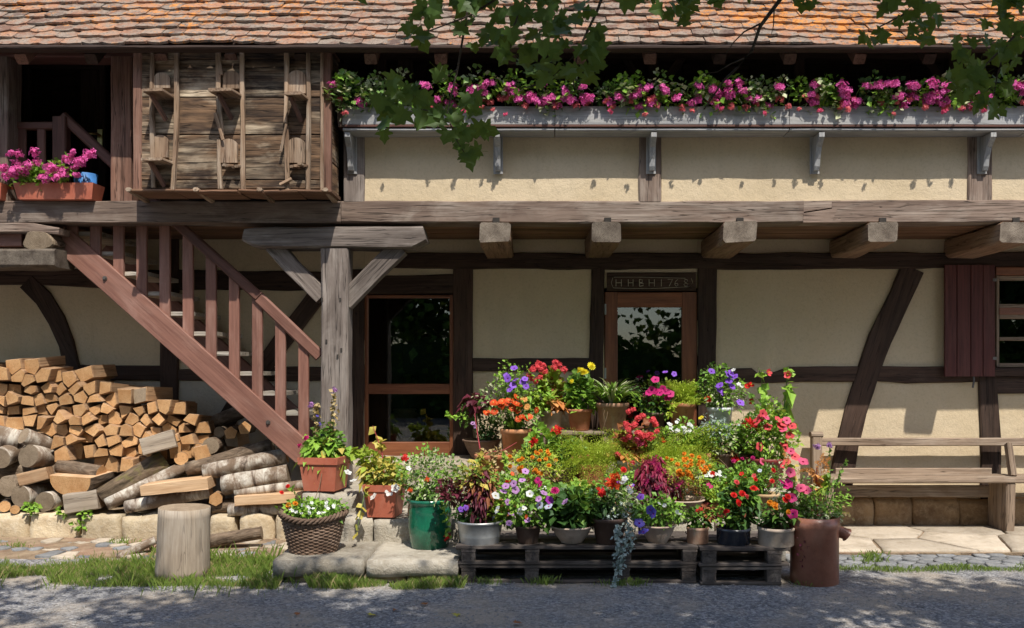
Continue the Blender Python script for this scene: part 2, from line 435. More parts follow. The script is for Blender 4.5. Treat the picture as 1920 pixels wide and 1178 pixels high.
def tile():
    t = NT('roof_tile'); p = t.coord((1, 1, 1), 'Position', False)
    n = t.noise(p, 7, 7, .72, .4)
    rnd = t.node('ShaderNodeObjectInfo').outputs['Random']
    base = t.ramp(rnd, [(0, (.12, .078, .062)), (.35, (.23, .125, .085)), (.7, (.33, .165, .10)), (1, (.40, .205, .12))])
    # grey crust
    col = t.mix(t.ramp(n, [(.42, 0.0), (.56, .85)]), base, (.275, .225, .18))
    # orange lichen in drifts
    drift = t.noise(t.node('ShaderNodeMapping', i0=p, Scale=(.55, 1.2, 1.2)).outputs[0], 1.0, 3, .5)
    li = t.noise(p, 15, 7, .75, .5)
    lm = t.ramp(t.math('ADD', t.math('MULTIPLY', drift, .6), t.math('MULTIPLY', li, .9)), [(.795, 0.0), (.885, .85)])
    col = t.mix(lm, col, (.58, .22, .04))
    col = t.mix(t.ramp(t.noise(p, 34, 5, .7), [(.36, .75), (.46, 0.0)]), col, (.06, .045, .036))
    col = t.mix(t.ramp(t.noise(p, 21, 5, .7, .2), [(.62, 0.0), (.7, .7)]), col, (.42, .37, .295))
    return t.done(t.pbr(col, .92, t.bump(t.math('ADD', n, li), 1.0, .02), .15))
MT['tile'] = tile()
# glass, metal, pots
def glass():
    t = NT('window_glass')
    fr = t.node('ShaderNodeFresnel', IOR=1.52).outputs[0]
    wv = t.bump(t.noise(t.coord((1, 1, 1), 'Position', False), 2.2, 2, .5), .05, .02)
    g = t.node('ShaderNodeBsdfGlossy', Color=(1, 1, 1, 1), Roughness=.008, Normal=wv).outputs[0]
    tr = t.node('ShaderNodeBsdfTransparent', Color=(.62, .66, .64, 1)).outputs[0]
    m = t.node('ShaderNodeMixShader', i0=t.math('ADD', t.math('MULTIPLY', fr, 1.1), .01)); t.l.new(tr, m.inputs[1]); t.l.new(g, m.inputs[2])
    return t.done(m.outputs[0])
MT['glass'] = glass()
def plain(name, c, rough=.6, metal=0.0, spec=.4, nscale=14, var=.3, bump=.1):
    t = NT(name); p = t.coord((1, 1, 1)); n = t.noise(p, nscale, 6, .65)
    col = t.ramp(n, [(.3, tuple(x * (1 - var) for x in c)), (.7, tuple(min(1, x * (1 + var)) for x in c))])
    return t.done(t.pbr(col, rough, t.bump(n, bump, .004), spec, metal))
MT['iron'] = plain('iron', (.16, .14, .125), .55, .7)
MT['brass'] = plain('brass', (.55, .42, .18), .35, .9)
MT['zinc'] = plain('zinc', (.42, .42, .41), .48, .75, var=.25, nscale=9)
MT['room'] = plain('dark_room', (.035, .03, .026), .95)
MT['gallery'] = wood('gallery_boards', (.022, .014, .011), (.055, .033, .024), (.07, .05, .04), patch=.3)
MT['soil'] = plain('potting_soil', (.055, .036, .024), .95, nscale=60, var=.6, bump=.8)
MT['mulch'] = plain('bark_mulch', (.20, .12, .075), .95, nscale=70, var=.6, bump=.8)
MT['terra'] = clay('terracotta', (.38, .135, .066), (.53, .22, .12))
MT['terra_o'] = clay('orange_terracotta', (.52, .21, .085), (.66, .32, .16), lime=.2)
MT['terra_old'] = clay('limed_terracotta', (.33, .17, .105), (.47, .27, .175), lime=.75)
MT['red_plastic'] = clay('brick_red_plastic', (.40, .105, .060), (.48, .145, .085), rough=.55, lime=.12, spec=.4, bump=.08)
MT['tan'] = clay('tan_clay', (.44, .285, .145), (.56, .39, .215), lime=.3)
MT['stonepot'] = clay('stoneware', (.32, .245, .19), (.45, .37, .30), lime=.4)
MT['beige'] = clay('beige_clay', (.42, .31, .235), (.53, .42, .335), lime=.3)
MT['greypot'] = clay('grey_concrete', (.36, .345, .32), (.5, .48, .45), lime=.3)
MT['green_glaze'] = clay('green_glaze', (.004, .075, .042), (.012, .15, .08), rough=.12, lime=.0, spec=.8, bump=.05)
MT['black_glaze'] = clay('blue_black_glaze', (.012, .015, .024), (.035, .042, .06), rough=.2, lime=.05, spec=.6, bump=.05)
MT['brownpot'] = clay('brown_plastic', (.075, .043, .032), (.12, .07, .05), rough=.5, lime=.15, spec=.4, bump=.05)
MT['wine'] = clay('wine_red_pot', (.17, .028, .024), (.25, .05, .04), rough=.45, lime=.1, spec=.4, bump=.05)
MT['rust'] = clay('salt_glazed_pipe', (.23, .085, .05), (.35, .145, .09), rough=.33, lime=.08, spec=.5, bump=.12)
MT['whitepot'] = clay('white_enamel', (.62, .63, .65), (.72, .73, .74), rough=.3, lime=.05, spec=.5, bump=.05)
MT['wicker'] = wood('wicker', (.10, .060, .040), (.23, .15, .105), (.30, .22, .17), patch=.6, crack=.2, bump=.3)
MT['blue_plastic'] = plain('blue_plastic', (.05, .17, .42), .4)
MT['carve'] = plain('carved_line', (.50, .44, .34), .9)
# leaves
LF = {}
for k, a, b, e in (('green', (.09, .20, .03), (.18, .33, .05), None), ('bright', (.18, .36, .04), (.33, .52, .07), None),
                   ('lime', (.30, .45, .045), (.47, .57, .09), None), ('dark', (.032, .09, .022), (.07, .155, .035), None),
                   ('yellow', (.42, .36, .05), (.58, .48, .10), None), ('mixyellow', (.16, .28, .04), (.32, .38, .07), (.58, .46, .09)),
                   ('vari', (.10, .21, .045), (.20, .33, .07), (.60, .62, .38)), ('burg', (.085, .012, .026), (.19, .03, .06), None),
                   ('maroon', (.19, .012, .035), (.33, .025, .07), None), ('silver', (.30, .38, .36), (.48, .55, .52), None),
                   ('bronze', (.20, .06, .025), (.40, .15, .06), None), ('orangeleaf', (.58, .21, .06), (.74, .37, .13), None),
                   ('feather', (.44, .60, .055), (.64, .74, .12), None), ('straw', (.38, .27, .11), (.52, .40, .2), None),
                   ('grass', (.11, .19, .03), (.27, .35, .075), None), ('dry', (.33, .27, .12), (.46, .39, .2), None),
                   ('maple', (.038, .09, .013), (.08, .15, .024), None)):
    LF[k] = leafm('leaf_' + k, a, b, edge=e, transl=.42 if k in ('maple', 'feather', 'lime') else .25)
MT['stem'] = plain('green_stem', (.11, .17, .04), .7)
MT['redstem'] = plain('red_stem', (.40, .05, .07), .6)
MT['brownstem'] = plain('woody_stem', (.16, .10, .06), .9)
PC = dict(pink=(.78, .13, .42), salmon=(.70, .16, .17), magenta=(.55, .015, .17), red=(.68, .015, .012), coral=(.78, .085, .10), orange=(.82, .28, .015),
          yellow=(.84, .66, .03), violet=(.27, .10, .62), blue=(.10, .075, .42), white=(.76, .76, .72), lilac=(.52, .27, .56), flame=(.76, .10, .018),
          rosy=(.78, .11, .23), amber=(.75, .36, .10), purple=(.28, .02, .30), paleblue=(.50, .54, .66))
P = {k: petalm('petal_' + k, c) for k, c in PC.items()}
# ---------------------------------------------------------------- ground, pavement, steps
def gz(x, y):
    z = 0.0
    if y > 5.9:
        k = min(1.0, (y - 5.9) / 1.2); l = max(0.0, min(1.0, (-1.2 - x) / 1.2))
        z = .075 * k * l
    return z
gx = sorted(set([-70, -45, -30, -20, -14, -11] + [round(-9 + .15 * i, 3) for i in range(121)] + [11, 14, 20, 30, 45, 70]))
gy = sorted(set([-60, -40, -25, -15, -8, -4, -1, 1, 2] + [round(3 + .12 * i, 3) for i in range(44)] + [9, 12, 20, 40, 70]))
v = []; f = []
for y in gy:
    for x in gx:
        bumpy = (.012 * nz((x, y, 0), 1.3) + .006 * nz((x, y, 3), 4.0)) if 3 <= y <= 8.2 and -9 <= x <= 9 else 0
        v.append((x, y, gz(x, y) + bumpy))
nx = len(gx)
for j in range(len(gy) - 1):
    for i in range(nx - 1): f.append((j * nx + i, j * nx + i + 1, (j + 1) * nx + i + 1, (j + 1) * nx + i))
tag(mk('ground', v, f, MT['gravel'], smooth=True), 'grey gravel yard in front of the house', 'ground', kind='structure')

# loose pebbles on the gravel
mbv = []; mbf = []
for i in range(5200):
    y = 4.9 + 1.25 * R.random() ** 1.2; x = U(-4.3, 4.0)
    if x < -.6 and y > 6.0: continue
    r = U(.004, .011) * (1.5 if R.random() < .05 else 1); b = len(mbv); a = U(0, 6)
    z = gz(x, y) + .012 * nz((x, y, 0), 1.3) + .006 * nz((x, y, 3), 4.0)
    for k in range(4): mbv.append((x + r * math.cos(a + k * 1.57) * U(.7, 1.2), y + r * math.sin(a + k * 1.57) * U(.7, 1.2), z + r * .2))
    mbv += [(x, y, z + r * U(.6, .9)), (x, y, z - r * .4)]
    mbf += [(b + k, b + (k + 1) % 4, b + 4) for k in range(4)] + [(b + (k + 1) % 4, b + k, b + 5) for k in range(4)]
tag(mk('loose_gravel', mbv, mbf, MT['pebble']), 'loose pebbles scattered over the gravel yard', 'gravel', kind='stuff')

# pavement along the house on the right
pav = bpy.data.objects.new('pavement', None); link(pav, T((3.6, 7.4, 0)))
tag(pav, 'pavement of broken sandstone slabs under the bench', 'pavement', kind='structure')
v = [(2.0, 6.87, -.05), (9, 6.87, -.05), (9, 8.2, -.05), (2.0, 8.2, -.05), (2.0, 6.87, .028), (9, 6.87, .028), (9, 8.2, .028), (2.0, 8.2, .028)]
mk('bed', v, [(0, 3, 2, 1), (4, 5, 6, 7), (0, 1, 5, 4), (1, 2, 6, 5), (2, 3, 7, 6), (3, 0, 4, 7)], MT['earth'], pav)
def slab_poly(poly, z0, z1, g, amp=.004):
    """a thin stone with worn rim from a polygon"""
    cx = sum(p[0] for p in poly) / len(poly); cy = sum(p[1] for p in poly) / len(poly)
    ring = []
    for i in range(len(poly)):
        a, b = poly[i], poly[(i + 1) % len(poly)]; n = max(1, int(math.dist(a, b) / .07))
        for k in range(n):
            t = k / n; x = a[0] + (b[0] - a[0]) * t; y = a[1] + (b[1] - a[1]) * t
            d = math.hypot(x - cx, y - cy) + 1e-6
            j = g + .35 * g * noise.noise(Vector((x * 9, y * 9, 1))) + .008 * noise.noise(Vector((x * 17, y * 17, 4)))
            ring.append((x + (cx - x) / d * j, y + (cy - y) / d * j))
    n = len(ring); v = []
    for q, (s, z) in enumerate(((1, z0), (1, z1 - .008), (.985, z1), (.6, z1), (.25, z1))):
        for (x, y) in ring:
            xx = cx + (x - cx) * s; yy = cy + (y - cy) * s
            v.append((xx - cx, yy - cy, z + (amp * noise.noise(Vector((xx * 6, yy * 6, 2))) if q > 1 else 0)))
    v.append((0, 0, z1)); f = []
    for q in range(4):
        for k in range(n): f.append((q * n + k, q * n + (k + 1) % n, (q + 1) * n + (k + 1) % n, (q + 1) * n + k))
    for k in range(n): f.append((4 * n + k, 4 * n + (k + 1) % n, 5 * n))
    return v, f, (cx, cy)
sp = [(2.45, 7.2), (3.0, 7.7), (3.05, 7.08), (3.55, 7.35), (3.75, 7.9), (4.15, 7.15), (4.5, 7.7), (4.95, 7.2), (5.4, 7.75), (5.9, 7.2), (6.5, 7.6), (7.2, 7.3), (2.3, 7.8)]
for c in voronoi(sp, [(2.05, 6.89), (7.8, 6.89), (7.8, 8.08), (2.05, 8.08)], 5):
    v, f, (x, y) = slab_poly(c, .0, .045 + U(-.004, .006), .012)
    mk('paving_slab', v, f, MT['slab'], pav, T((x, y, 0)), smooth=True)
gut = bpy.data.objects.new('cobbled_strip', None); link(gut, T((3.5, 6.65, 0)))
tag(gut, 'strip of grey cobbles between pavement and yard', 'cobbles', kind='structure')
pts = []
for j in range(4):
    for i in range(24): pts.append((2.02 + i * .135 + (j % 2) * .07 + U(-.022, .022), 6.50 + j * .105 + U(-.018, .018)))
for k, c in enumerate(voronoi(pts, None, .16)):
    c = clip(clip(c, (0, 6.865), (0, 1)), (0, 6.45 + .02 * math.sin(k)), (0, -1))
    if len(c) < 3: continue
    v, f, (x, y) = slab_poly(c, -.06, .022 + U(-.01, .008), .007, .006)
    mk('cobble', v, f, MT['cobble'], gut, T((x, y, 0)), smooth=True)

# left terrace that carries the firewood, with its kerb stones and a few cobbles before it
ter = bpy.data.objects.new('terrace', None); link(ter, T((-4, 7.6, 0)))
tag(ter, 'low earth terrace with sandstone kerb under the firewood', 'terrace', kind='structure')
mb = MB(); mb.box(-9, -1.9, 7.34, 8.15, -.05, .262); mb.build('bed', MT['earth'], ter)
for a, b in ((-330, -240), (-238, -160), (-158, -70), (-68, 52), (56, 147), (150, 226), (229, 322), (326, 388), (391, 441), (446, 512), (516, 590), (593, 640)):
    stone('kerb_stone', wx(a, 7.2), wx(b, 7.2), 7.2 + U(-.015, .015), 7.44, .0, .272 + U(-.02, .016), MT['sand'], ter, r=.03, amp=.028)
pts = []
for j in range(4):
    for i in range(22): pts.append((-4.9 + i * .135 + (j % 2) * .06 + U(-.03, .03), 6.72 + j * .12 + U(-.025, .025)))
for k, c in enumerate(voronoi(pts, None, .14)):
    c = clip(c, (0, 7.18), (0, 1))
    if R.random() < .42 or len(c) < 3: continue
    v, f, (x, y) = slab_poly(c, -.05, gz(*pts[k]) + .014 + U(-.012, .008), .012, .006)
    mk('cobble', v, f, MT['cobble'] if R.random() < .5 else MT['slab'], ter, T((x, y, 0)), smooth=True)
v = []; f = []
ex = [-9 + .25 * i for i in range(31)]; ey = [6.52, 6.7, 6.95, 7.25]
for y in ey:
    for x in ex: v.append((x, y + (.1 * nz((x, 0, 0), 1.7) if y < 6.6 else 0), gz(x, y) + .012 * nz((x, y, 0), 1.3) + .006 * nz((x, y, 3), 4.0) + (.008 if y > 6.6 else -.004)))
for j in range(3):
    for i in range(30): f.append((j * 31 + i, j * 31 + i + 1, (j + 1) * 31 + i + 1, (j + 1) * 31 + i))
mk('bare_earth', v, f, MT['earth'], ter, smooth=True)

# stone steps in front of the doors
stp = thing('stone_steps', 'worn grey stone steps leading up to the two glazed doors', 'steps', (0, 7, 0))
def srow(edges, y0, y1, z0, z1, mat, name='step_stone', **k):
    for a, b in zip(edges[:-1], edges[1:]): stone(name, a + .004, b - .004, y0 + U(-.012, .012), y1, z0, z1 + U(-.005, .005), mat, stp, **k)
srow([wx(507, 6), wx(684, 6), wx(861, 6)], 6.0, 6.7, .045, .17, MT['step'], r=.018, amp=.010)
srow([wx(533, 6), wx(600, 6), wx(668, 6), wx(760, 6), wx(855, 6)], 6.05, 6.6, -.04, .05, MT['sand'], r=.02, amp=.022)
srow([wx(640, 6.6), wx(700, 6.6), wx(795, 6.6), wx(900, 6.6), wx(1040, 6.6), wx(1200, 6.6), wx(1340, 6.6), wx(1475, 6.6)], 6.6, 7.15, .0, .35, MT['step'], r=.018, amp=.012)
stone('step_stone', wx(566, 6.84), wx(672, 6.84), 6.83, 7.7, .0, .512, MT['step'], stp, r=.018, amp=.012)
srow([wx(668, 7.1), wx(790, 7.1), wx(930, 7.1), wx(1080, 7.1), wx(1240, 7.1), wx(1390, 7.1), wx(1500, 7.1)], 7.1, 7.7, .0, .51, MT['step'], r=.018, amp=.018)
srow([wx(648, 7.55), wx(770, 7.55), wx(900, 7.55), wx(1060, 7.55), wx(1240, 7.55), wx(1390, 7.55)], 7.55, 8.2, .0, .68, MT['slab'], r=.02, amp=.008)

# ---------------------------------------------------------------- the house
H = thing('timber_framed_house', 'old half-timbered house with cream plaster, tiled roof, outer stair and gallery', 'house', (0, 8.1, 0))
def panel(x0, x1, y0, y1, Y, mat, name='plaster_panel', th=.14, amp=.006):
    X0, X1 = wx(x0, Y) + .001, wx(x1, Y) - .001; Z0, Z1 = wz(y1, Y) + .001, wz(y0, Y) - .001
    nx_, nz_ = max(2, int((X1 - X0) / .09)), max(2, int((Z1 - Z0) / .09)); v = []; f = []
    for j in range(nz_ + 1):
        for i in range(nx_ + 1):
            x = X0 + (X1 - X0) * i / nx_; z = Z0 + (Z1 - Z0) * j / nz_
            v.append((x, Y + amp * (nz((x, 0, z), 2.2) + .5 * nz((x, 4, z), 6)) + .002, z))
    n = nx_ + 1
    for j in range(nz_):
        for i in range(nx_): f.append((j * n + i, j * n + i + 1, (j + 1) * n + i + 1, (j + 1) * n + i))
    b = len(v); v += [(X0, Y, Z0), (X1, Y, Z0), (X1, Y, Z1), (X0, Y, Z1), (X0, Y + th, Z0), (X1, Y + th, Z0), (X1, Y + th, Z1), (X0, Y + th, Z1)]
    k = len(f); f += [(b, b + 4, b + 5, b + 1), (b + 2, b + 6, b + 7, b + 3), (b + 1, b + 5, b + 6, b + 2), (b, b + 3, b + 7, b + 4), (b + 4, b + 7, b + 6, b + 5)]
    return mk(name, v, f, mat, H, smooth=[True] * k + [False] * 5)
pl, pw = MT['plaster'], MT['plaster_low']
for a in ((-700, 317, 425, 524), (317, 683, 425, 524), (-700, 317, 524, 699), (317, 683, 524, 699), (683, 850, 425, 545), (683, 850, 862, 1000),
          (850, 1133, 425, 684), (1133, 1308, 425, 540), (1133, 1308, 866, 1000), (1308, 1868, 425, 703), (1868, 2060, 425, 513), (2060, 2500, 425, 703),
          (1308, 1868, 703, 1000), (1868, 2060, 690, 1000), (2060, 2500, 703, 1000), (850, 1133, 684, 1000)): panel(*a, WALL, pl)
for a in ((-700, 317, 699, 1000), (317, 683, 699, 1000)): panel(*a, WALL, pw)
dk = MT['dark']; Yt = WALL - .018
# lower frame timbers
ptimber('rail', [(735, 489), (1100, 490), (1500, 489), (1960, 487), (2500, 487)], [30, 30, 31, 30, 30], Yt - .014, .2, dk, H, wob=.016)
ptimber('rail', [(-300, 520), (60, 518), (180, 523), (340, 524)], [34, 30, 34, 34], Yt, .2, dk, H, wob=.012)
ptimber('rail', [(333, 525), (600, 527), (683, 528)], [36, 37, 36], Yt, .2, dk, H, wob=.011)
ptimber('post', [(317, 1000), (316, 700), (318, 420)], [36, 34, 34], Yt - .006, .2, dk, H, wob=.01)
ptimber('rail', [(-300, 700), (150, 699), (301, 700)], 28, Yt, .2, dk, H, wob=.011)
ptimber('rail', [(334, 703), (500, 702), (650, 701)], [22, 26, 28], Yt, .2, dk, H, wob=.011)
ptimber('brace', [(48, 528), (80, 560), (105, 600), (124, 645), (136, 700)], [34, 34, 33, 30, 29], Yt - .003, .2, dk, H, wob=.011)
ptimber('brace', [(598, 548), (545, 618), (490, 690), (445, 755), (395, 830)], [34, 34, 34, 36, 38], Yt - .004, .2, dk, H, wob=.011)
ptimber('post', [(664, 1000), (664, 505)], 36, Yt - .004, .2, dk, H, wob=.011)
ptimber('lintel', [(682, 534), (851, 532)], 34, Yt, .2, dk, H, wob=.011)
ptimber('post', [(868, 1000), (868, 503)], 37, Yt - .005, .2, dk, H, wob=.008)
ptimber('rail', [(887, 684), (1106, 684)], [25, 25], Yt, .2, dk, H, wob=.011)
ptimber('post', [(1116, 1000), (1117, 690), (1122, 503)], [27, 27, 25], Yt - .006, .2, dk, H, wob=.012)
ptimber('post', [(1326, 1000), (1326, 700), (1327, 503)], [35, 34, 36], Yt - .006, .2, dk, H, wob=.01)
ptimber('rail', [(1344, 705), (1408, 704), (1422, 711), (1445, 710), (1480, 702), (1610, 702)], [30, 27, 17, 18, 29, 30], Yt, .2, dk, H, wob=.01)
ptimber('rail', [(1636, 701), (1700, 703), (1772, 702), (1838, 702)], [29, 32, 30, 28], Yt, .2, dk, H, wob=.011)
ptimber('brace', [(1713, 503), (1690, 555), (1650, 635), (1632, 690), (1606, 770), (1590, 835), (1572, 940)], [44, 44, 44, 42, 42, 42, 44], Yt - .008, .2, dk, H, wob=.011)
ptimber('post', [(1860, 1000), (1858, 800), (1852, 700)], [38, 37, 34], Yt - .006, .2, dk, H, wob=.011)
ptimber('rail', [(1868, 722), (2100, 722), (2500, 722)], 32, Yt, .2, dk, H, wob=.011)
ptimber('post', [(2160, 1000), (2160, 503)], 36, Yt - .006, .2, dk, H, wob=.011)
# rubble plinth behind the bench
e = [1343, 1420, 1490, 1560, 1640, 1712, 1800, 1880, 1960, 2050, 2150, 2250, 2360]
for a, b in zip(e[:-1], e[1:]):
    stone('plinth_stone', wx(a, 8.0) + .002, wx(b, 8.0) - .002, 8.0, 8.15, .0, wz(936, 8.0) + U(-.006, .006), MT['plinth'], H, r=.02, amp=.014)
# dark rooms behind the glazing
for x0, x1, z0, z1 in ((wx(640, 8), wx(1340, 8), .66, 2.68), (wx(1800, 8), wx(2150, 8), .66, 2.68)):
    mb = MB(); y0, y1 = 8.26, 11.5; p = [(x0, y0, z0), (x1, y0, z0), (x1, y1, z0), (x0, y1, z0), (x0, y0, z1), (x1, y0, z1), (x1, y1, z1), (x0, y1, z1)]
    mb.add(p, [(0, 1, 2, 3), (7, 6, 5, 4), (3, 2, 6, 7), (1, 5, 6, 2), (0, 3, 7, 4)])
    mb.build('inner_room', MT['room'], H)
mb = MB()
mb.box(-7.2, 8.2, 12.8, 13, 0, 6); mb.box(-7.4, -7.2, 7.3, 13, 0, 5.0); mb.box(8.2, 8.4, 7.3, 13, 0, 5.0)
mb.build('outer_wall', MT['plaster'], H)

def pane(x0, x1, y0, y1, Y, parent):
    a = W(x0, y1, Y); b = W(x1, y0, Y); mb = MB(); mb.box(a.x, b.x, Y, Y + .005, a.z, b.z)
    return mb.build('pane', MT['glass'], parent)
def sash(name, members, panes, Yf, d, mat, parent):
    o = part(name, parent, T(W(members[0][1], members[0][4], Yf)))
    for (n, x0, x1, y0, y1) in members: prect(n, x0, x1, y0, y1, Yf, d, mat, o, wob=.001, ch=.006)
    for q in panes: pane(*q, Yf + d * .55, o)
    return o
fr = MT['frame']; Yw = WALL + .005
sash('glazed_door', [('frame', 683, 690, 553, 862), ('frame', 843, 850, 553, 862), ('frame', 690, 843, 553, 559), ('rail', 690, 843, 720, 739), ('rail', 690, 843, 829, 861)],
     [(689.5, 843.5, 558.5, 720.5), (689.5, 843.5, 738.5, 829.5)], Yw, .06, fr, H)
fd = sash('front_door', [('frame', 1134, 1158, 548, 868), ('frame', 1279, 1307, 548, 868), ('frame', 1158, 1279, 548, 576), ('rail', 1158, 1279, 800, 866)],
          [(1157.5, 1279.5, 575.5, 800.5)], Yw, .06, fr, H)
mb = MB()
for y in (580, 700): p = W(1136, y, Yw); mb.box(p.x - .012, p.x + .004, Yw - .008, Yw + .01, p.z - .05, p.z + .05)
mb.build('hinge', MT['zinc'], fd)
# inscription board over the front door
lb = prect('lintel_board', 1138, 1305, 511, 545, Yt - .004, .06, dk, H, wob=.003)
mb = MB(); Yi = Yt - .006
def stroke(pts, r=.0028): mb.tube([W(x, y, Yi) for x, y in pts], r, 5)
def glyph(ch, x, y, w, h):
    S = {'H': [[(0, 0), (0, 1)], [(1, 0), (1, 1)], [(0, .5), (1, .5)]], 'B': [[(0, 0), (0, 1)], [(0, 0), (.8, .1), (.8, .4), (0, .5)], [(0, .5), (1, .6), (1, .9), (0, 1)]],
         '1': [[(.5, 0), (.5, 1)]], '7': [[(0, 0), (1, 0), (.3, 1)]], '6': [[(.9, 0), (.2, .3), (0, .7), (.4, 1), (.9, .85), (.8, .55), (.1, .6)]],
         '8': [[(.5, .5), (.1, .3), (.3, 0), (.8, .05), (.9, .3), (.5, .5), (0, .75), (.3, 1), (.8, .95), (1, .7), (.5, .5)]]}
    for s in S[ch]: stroke([(x + a * w, y + b * h) for a, b in s])
for ch, x, w in (('H', 1155, 10), ('H', 1178, 9), ('B', 1199, 7), ('H', 1217, 10), ('1', 1236, 8), ('7', 1252, 9), ('6', 1265, 7), ('8', 1282, 8)): glyph(ch, x, 524, w, 13)
stroke([(1149, 521), (1146, 531), (1150, 540), (1180, 541), (1230, 541), (1270, 539), (1292, 538), (1299, 530), (1296, 522)], .002)
stroke([(1151, 520), (1200, 520), (1250, 521), (1285, 522)], .0018)
mb.build('inscription', MT['carve'], lb)
mb = MB(); Yi = Yt - .008
for q in ([(1216, 486), (1221, 484), (1224, 487), (1216, 496), (1225, 496)], [(1232, 486), (1228, 490), (1230, 496), (1235, 494), (1235, 488), (1232, 486)]): stroke(q, .0016)
mb.build('house_number', wood('faint_carving', (.10, .07, .055), (.15, .11, .085), (.16, .12, .1)), H)
# right hand window and shutter
sand_fr = MT['bench']
wn_ = sash('window', [('frame', 1868, 1874, 517, 688), ('frame', 1874, 2050, 517, 526), ('transom', 1874, 2050, 570, 598), ('glazing_bar', 1874, 2050, 632, 639), ('frame', 1874, 2050, 681, 689), ('frame', 2050, 2056, 517, 688), ('mullion', 1956, 1966, 526, 571)],
     [(1873.5, 2050, 525, 571), (1873.5, 2050, 597, 632.5), (1873.5, 2050, 638.5, 682)], WALL - .03, .05, sand_fr, H)
prect('transom_face', 1874, 2050, 577, 590, WALL - .036, .01, MT['frame'], wn_, wob=.001)
prect('window_head', 1868, 2060, 500, 516, WALL - .05, .1, fr, H)
prect('window_sill', 1864, 2064, 690, 706, WALL - .06, .12, dk, H, wob=.011)
sh = part('shutter', H, T(W(1819, 705, WALL - .07)))
for k, (a, b) in enumerate(((1772, 1794), (1795, 1820), (1821, 1843), (1844, 1866))): prect('plank', a, b, 497, 706, WALL - .075, .028, MT['shutter'], sh, wob=.002, ch=.004)
for y in (530, 670): prect('batten', 1776, 1862, y - 8, y + 8, WALL - .045, .018, MT['shutter'], sh, wob=.002)
mb = MB()
for y in (525, 672): p = W(1866, y, WALL - .08); mb.box(p.x - .02, p.x + .015, p.y, p.y + .012, p.z - .014, p.z + .014)
mb.build('hinge', MT['iron'], sh)
mb = MB(); mb.tube([W(1825, 700, WALL - .05), W(1826, 716, WALL - .06), W(1824, 727, WALL - .075)], .009, 6); mb.build('shutter_stay', MT['iron'], H)

# ---- jettied gallery: beam, joists, soffit
zb = wz(417, FRONT)                                    # underside of the beam / top of the joists
bm = MT['beam']
ptimber('beam', [(-900, 396), (-300, 397), (0, 397), (350, 397), (639, 397)], 41, FRONT, .22, bm, H, wob=.008)
ptimber('beam', [(640, 397), (900, 397), (1200, 398), (1507, 397)], [40, 41, 41, 41], FRONT + .002, .22, bm, H, wob=.008)
ptimber('beam', [(1560, 397), (1700, 396), (2000, 395), (2400, 395)], [41, 42, 41, 41], FRONT - .002, .22, bm, H, wob=.008)
mb = MB()                                              # scarf joint between the two
q = [W(1506, 377, FRONT), W(1576, 376, FRONT), W(1576, 387, FRONT), W(1508, 397, FRONT), W(1506, 397, FRONT)]
n = len(q); mb.add(q + [p + Vector((0, .2, 0)) for p in q], [tuple(range(n))] + [(i, i + n, (i + 1) % n + n, (i + 1) % n) for i in range(n)])
q = [W(1506, 400, FRONT - .003), W(1576, 389, FRONT - .003), W(1576, 417, FRONT - .003), W(1506, 417, FRONT - .003)]
n = len(q); mb.add(q + [p + Vector((0, .2, 0)) for p in q], [tuple(range(n))] + [(i, i + n, (i + 1) % n + n, (i + 1) % n) for i in range(n)])
mb.build('scarf_joint', bm, H)
for k, (px, w) in enumerate(((-550, 60), (-270, 60), (928, 58), (1137, 54), (1385, 62), (1652, 56), (1902, 60), (2160, 60))):
    x = wx(px, FRONT); hw = w * FRONT / F
    timber('joist', [(x, FRONT - .045 + U(-.02, .015), zb - .088), (x + U(-.02, .02), 8.25, zb - .092)], hw, .165, MT['joist'], H, yhint=(0, 0, 1), wob=.016, ch=.016, endmat=MT['endgrain'])
    mb = MB(); mb.box(-.028, .028, -.003, .03, -.02, .02)
    mb.build('peg_hole', MT['room'], H, T((x + .01, FRONT - .01, zb + .016)))
for k in range(7):
    y0 = FRONT + .23 + k * .13
    mb = MB(); mb.box(-8, 8, 0, .124, .0, .02)
    o = mb.build('soffit_board', MT['board'], H, T((0, y0, zb + .002 + U(0, .003))))
# ---- corner post with saddle and braces
po = MT['post']
ptimber('post', [(625, 912), (626, 700), (627, 560), (627, 466)], [54, 51, 50, 52], FRONT + .0, .2, po, H, wob=.009, ch=.014)
ptimber('saddle_beam', [(455, 440), (475, 444), (520, 445), (700, 445), (770, 445), (796, 438)], [22, 36, 40, 41, 41, 28], FRONT - .01, .22, po, H, wob=.01, ch=.016)
ptimber('brace', [(510, 458), (545, 500), (603, 556)], [34, 30, 32], FRONT + .05, .11, po, H, wob=.006)
ptimber('brace', [(748, 462), (700, 510), (645, 566)], [36, 34, 34], FRONT + .05, .11, po, H, wob=.006)
for x, y in ((604, 562), (638, 562), (640, 656), (612, 640), (633, 668)): p = W(x, y, FRONT - .003); mb = MB(); mb.box(-.007, .007, -.006, .01, -.014, .014); mb.build('peg', MT['room'], H, T(p))
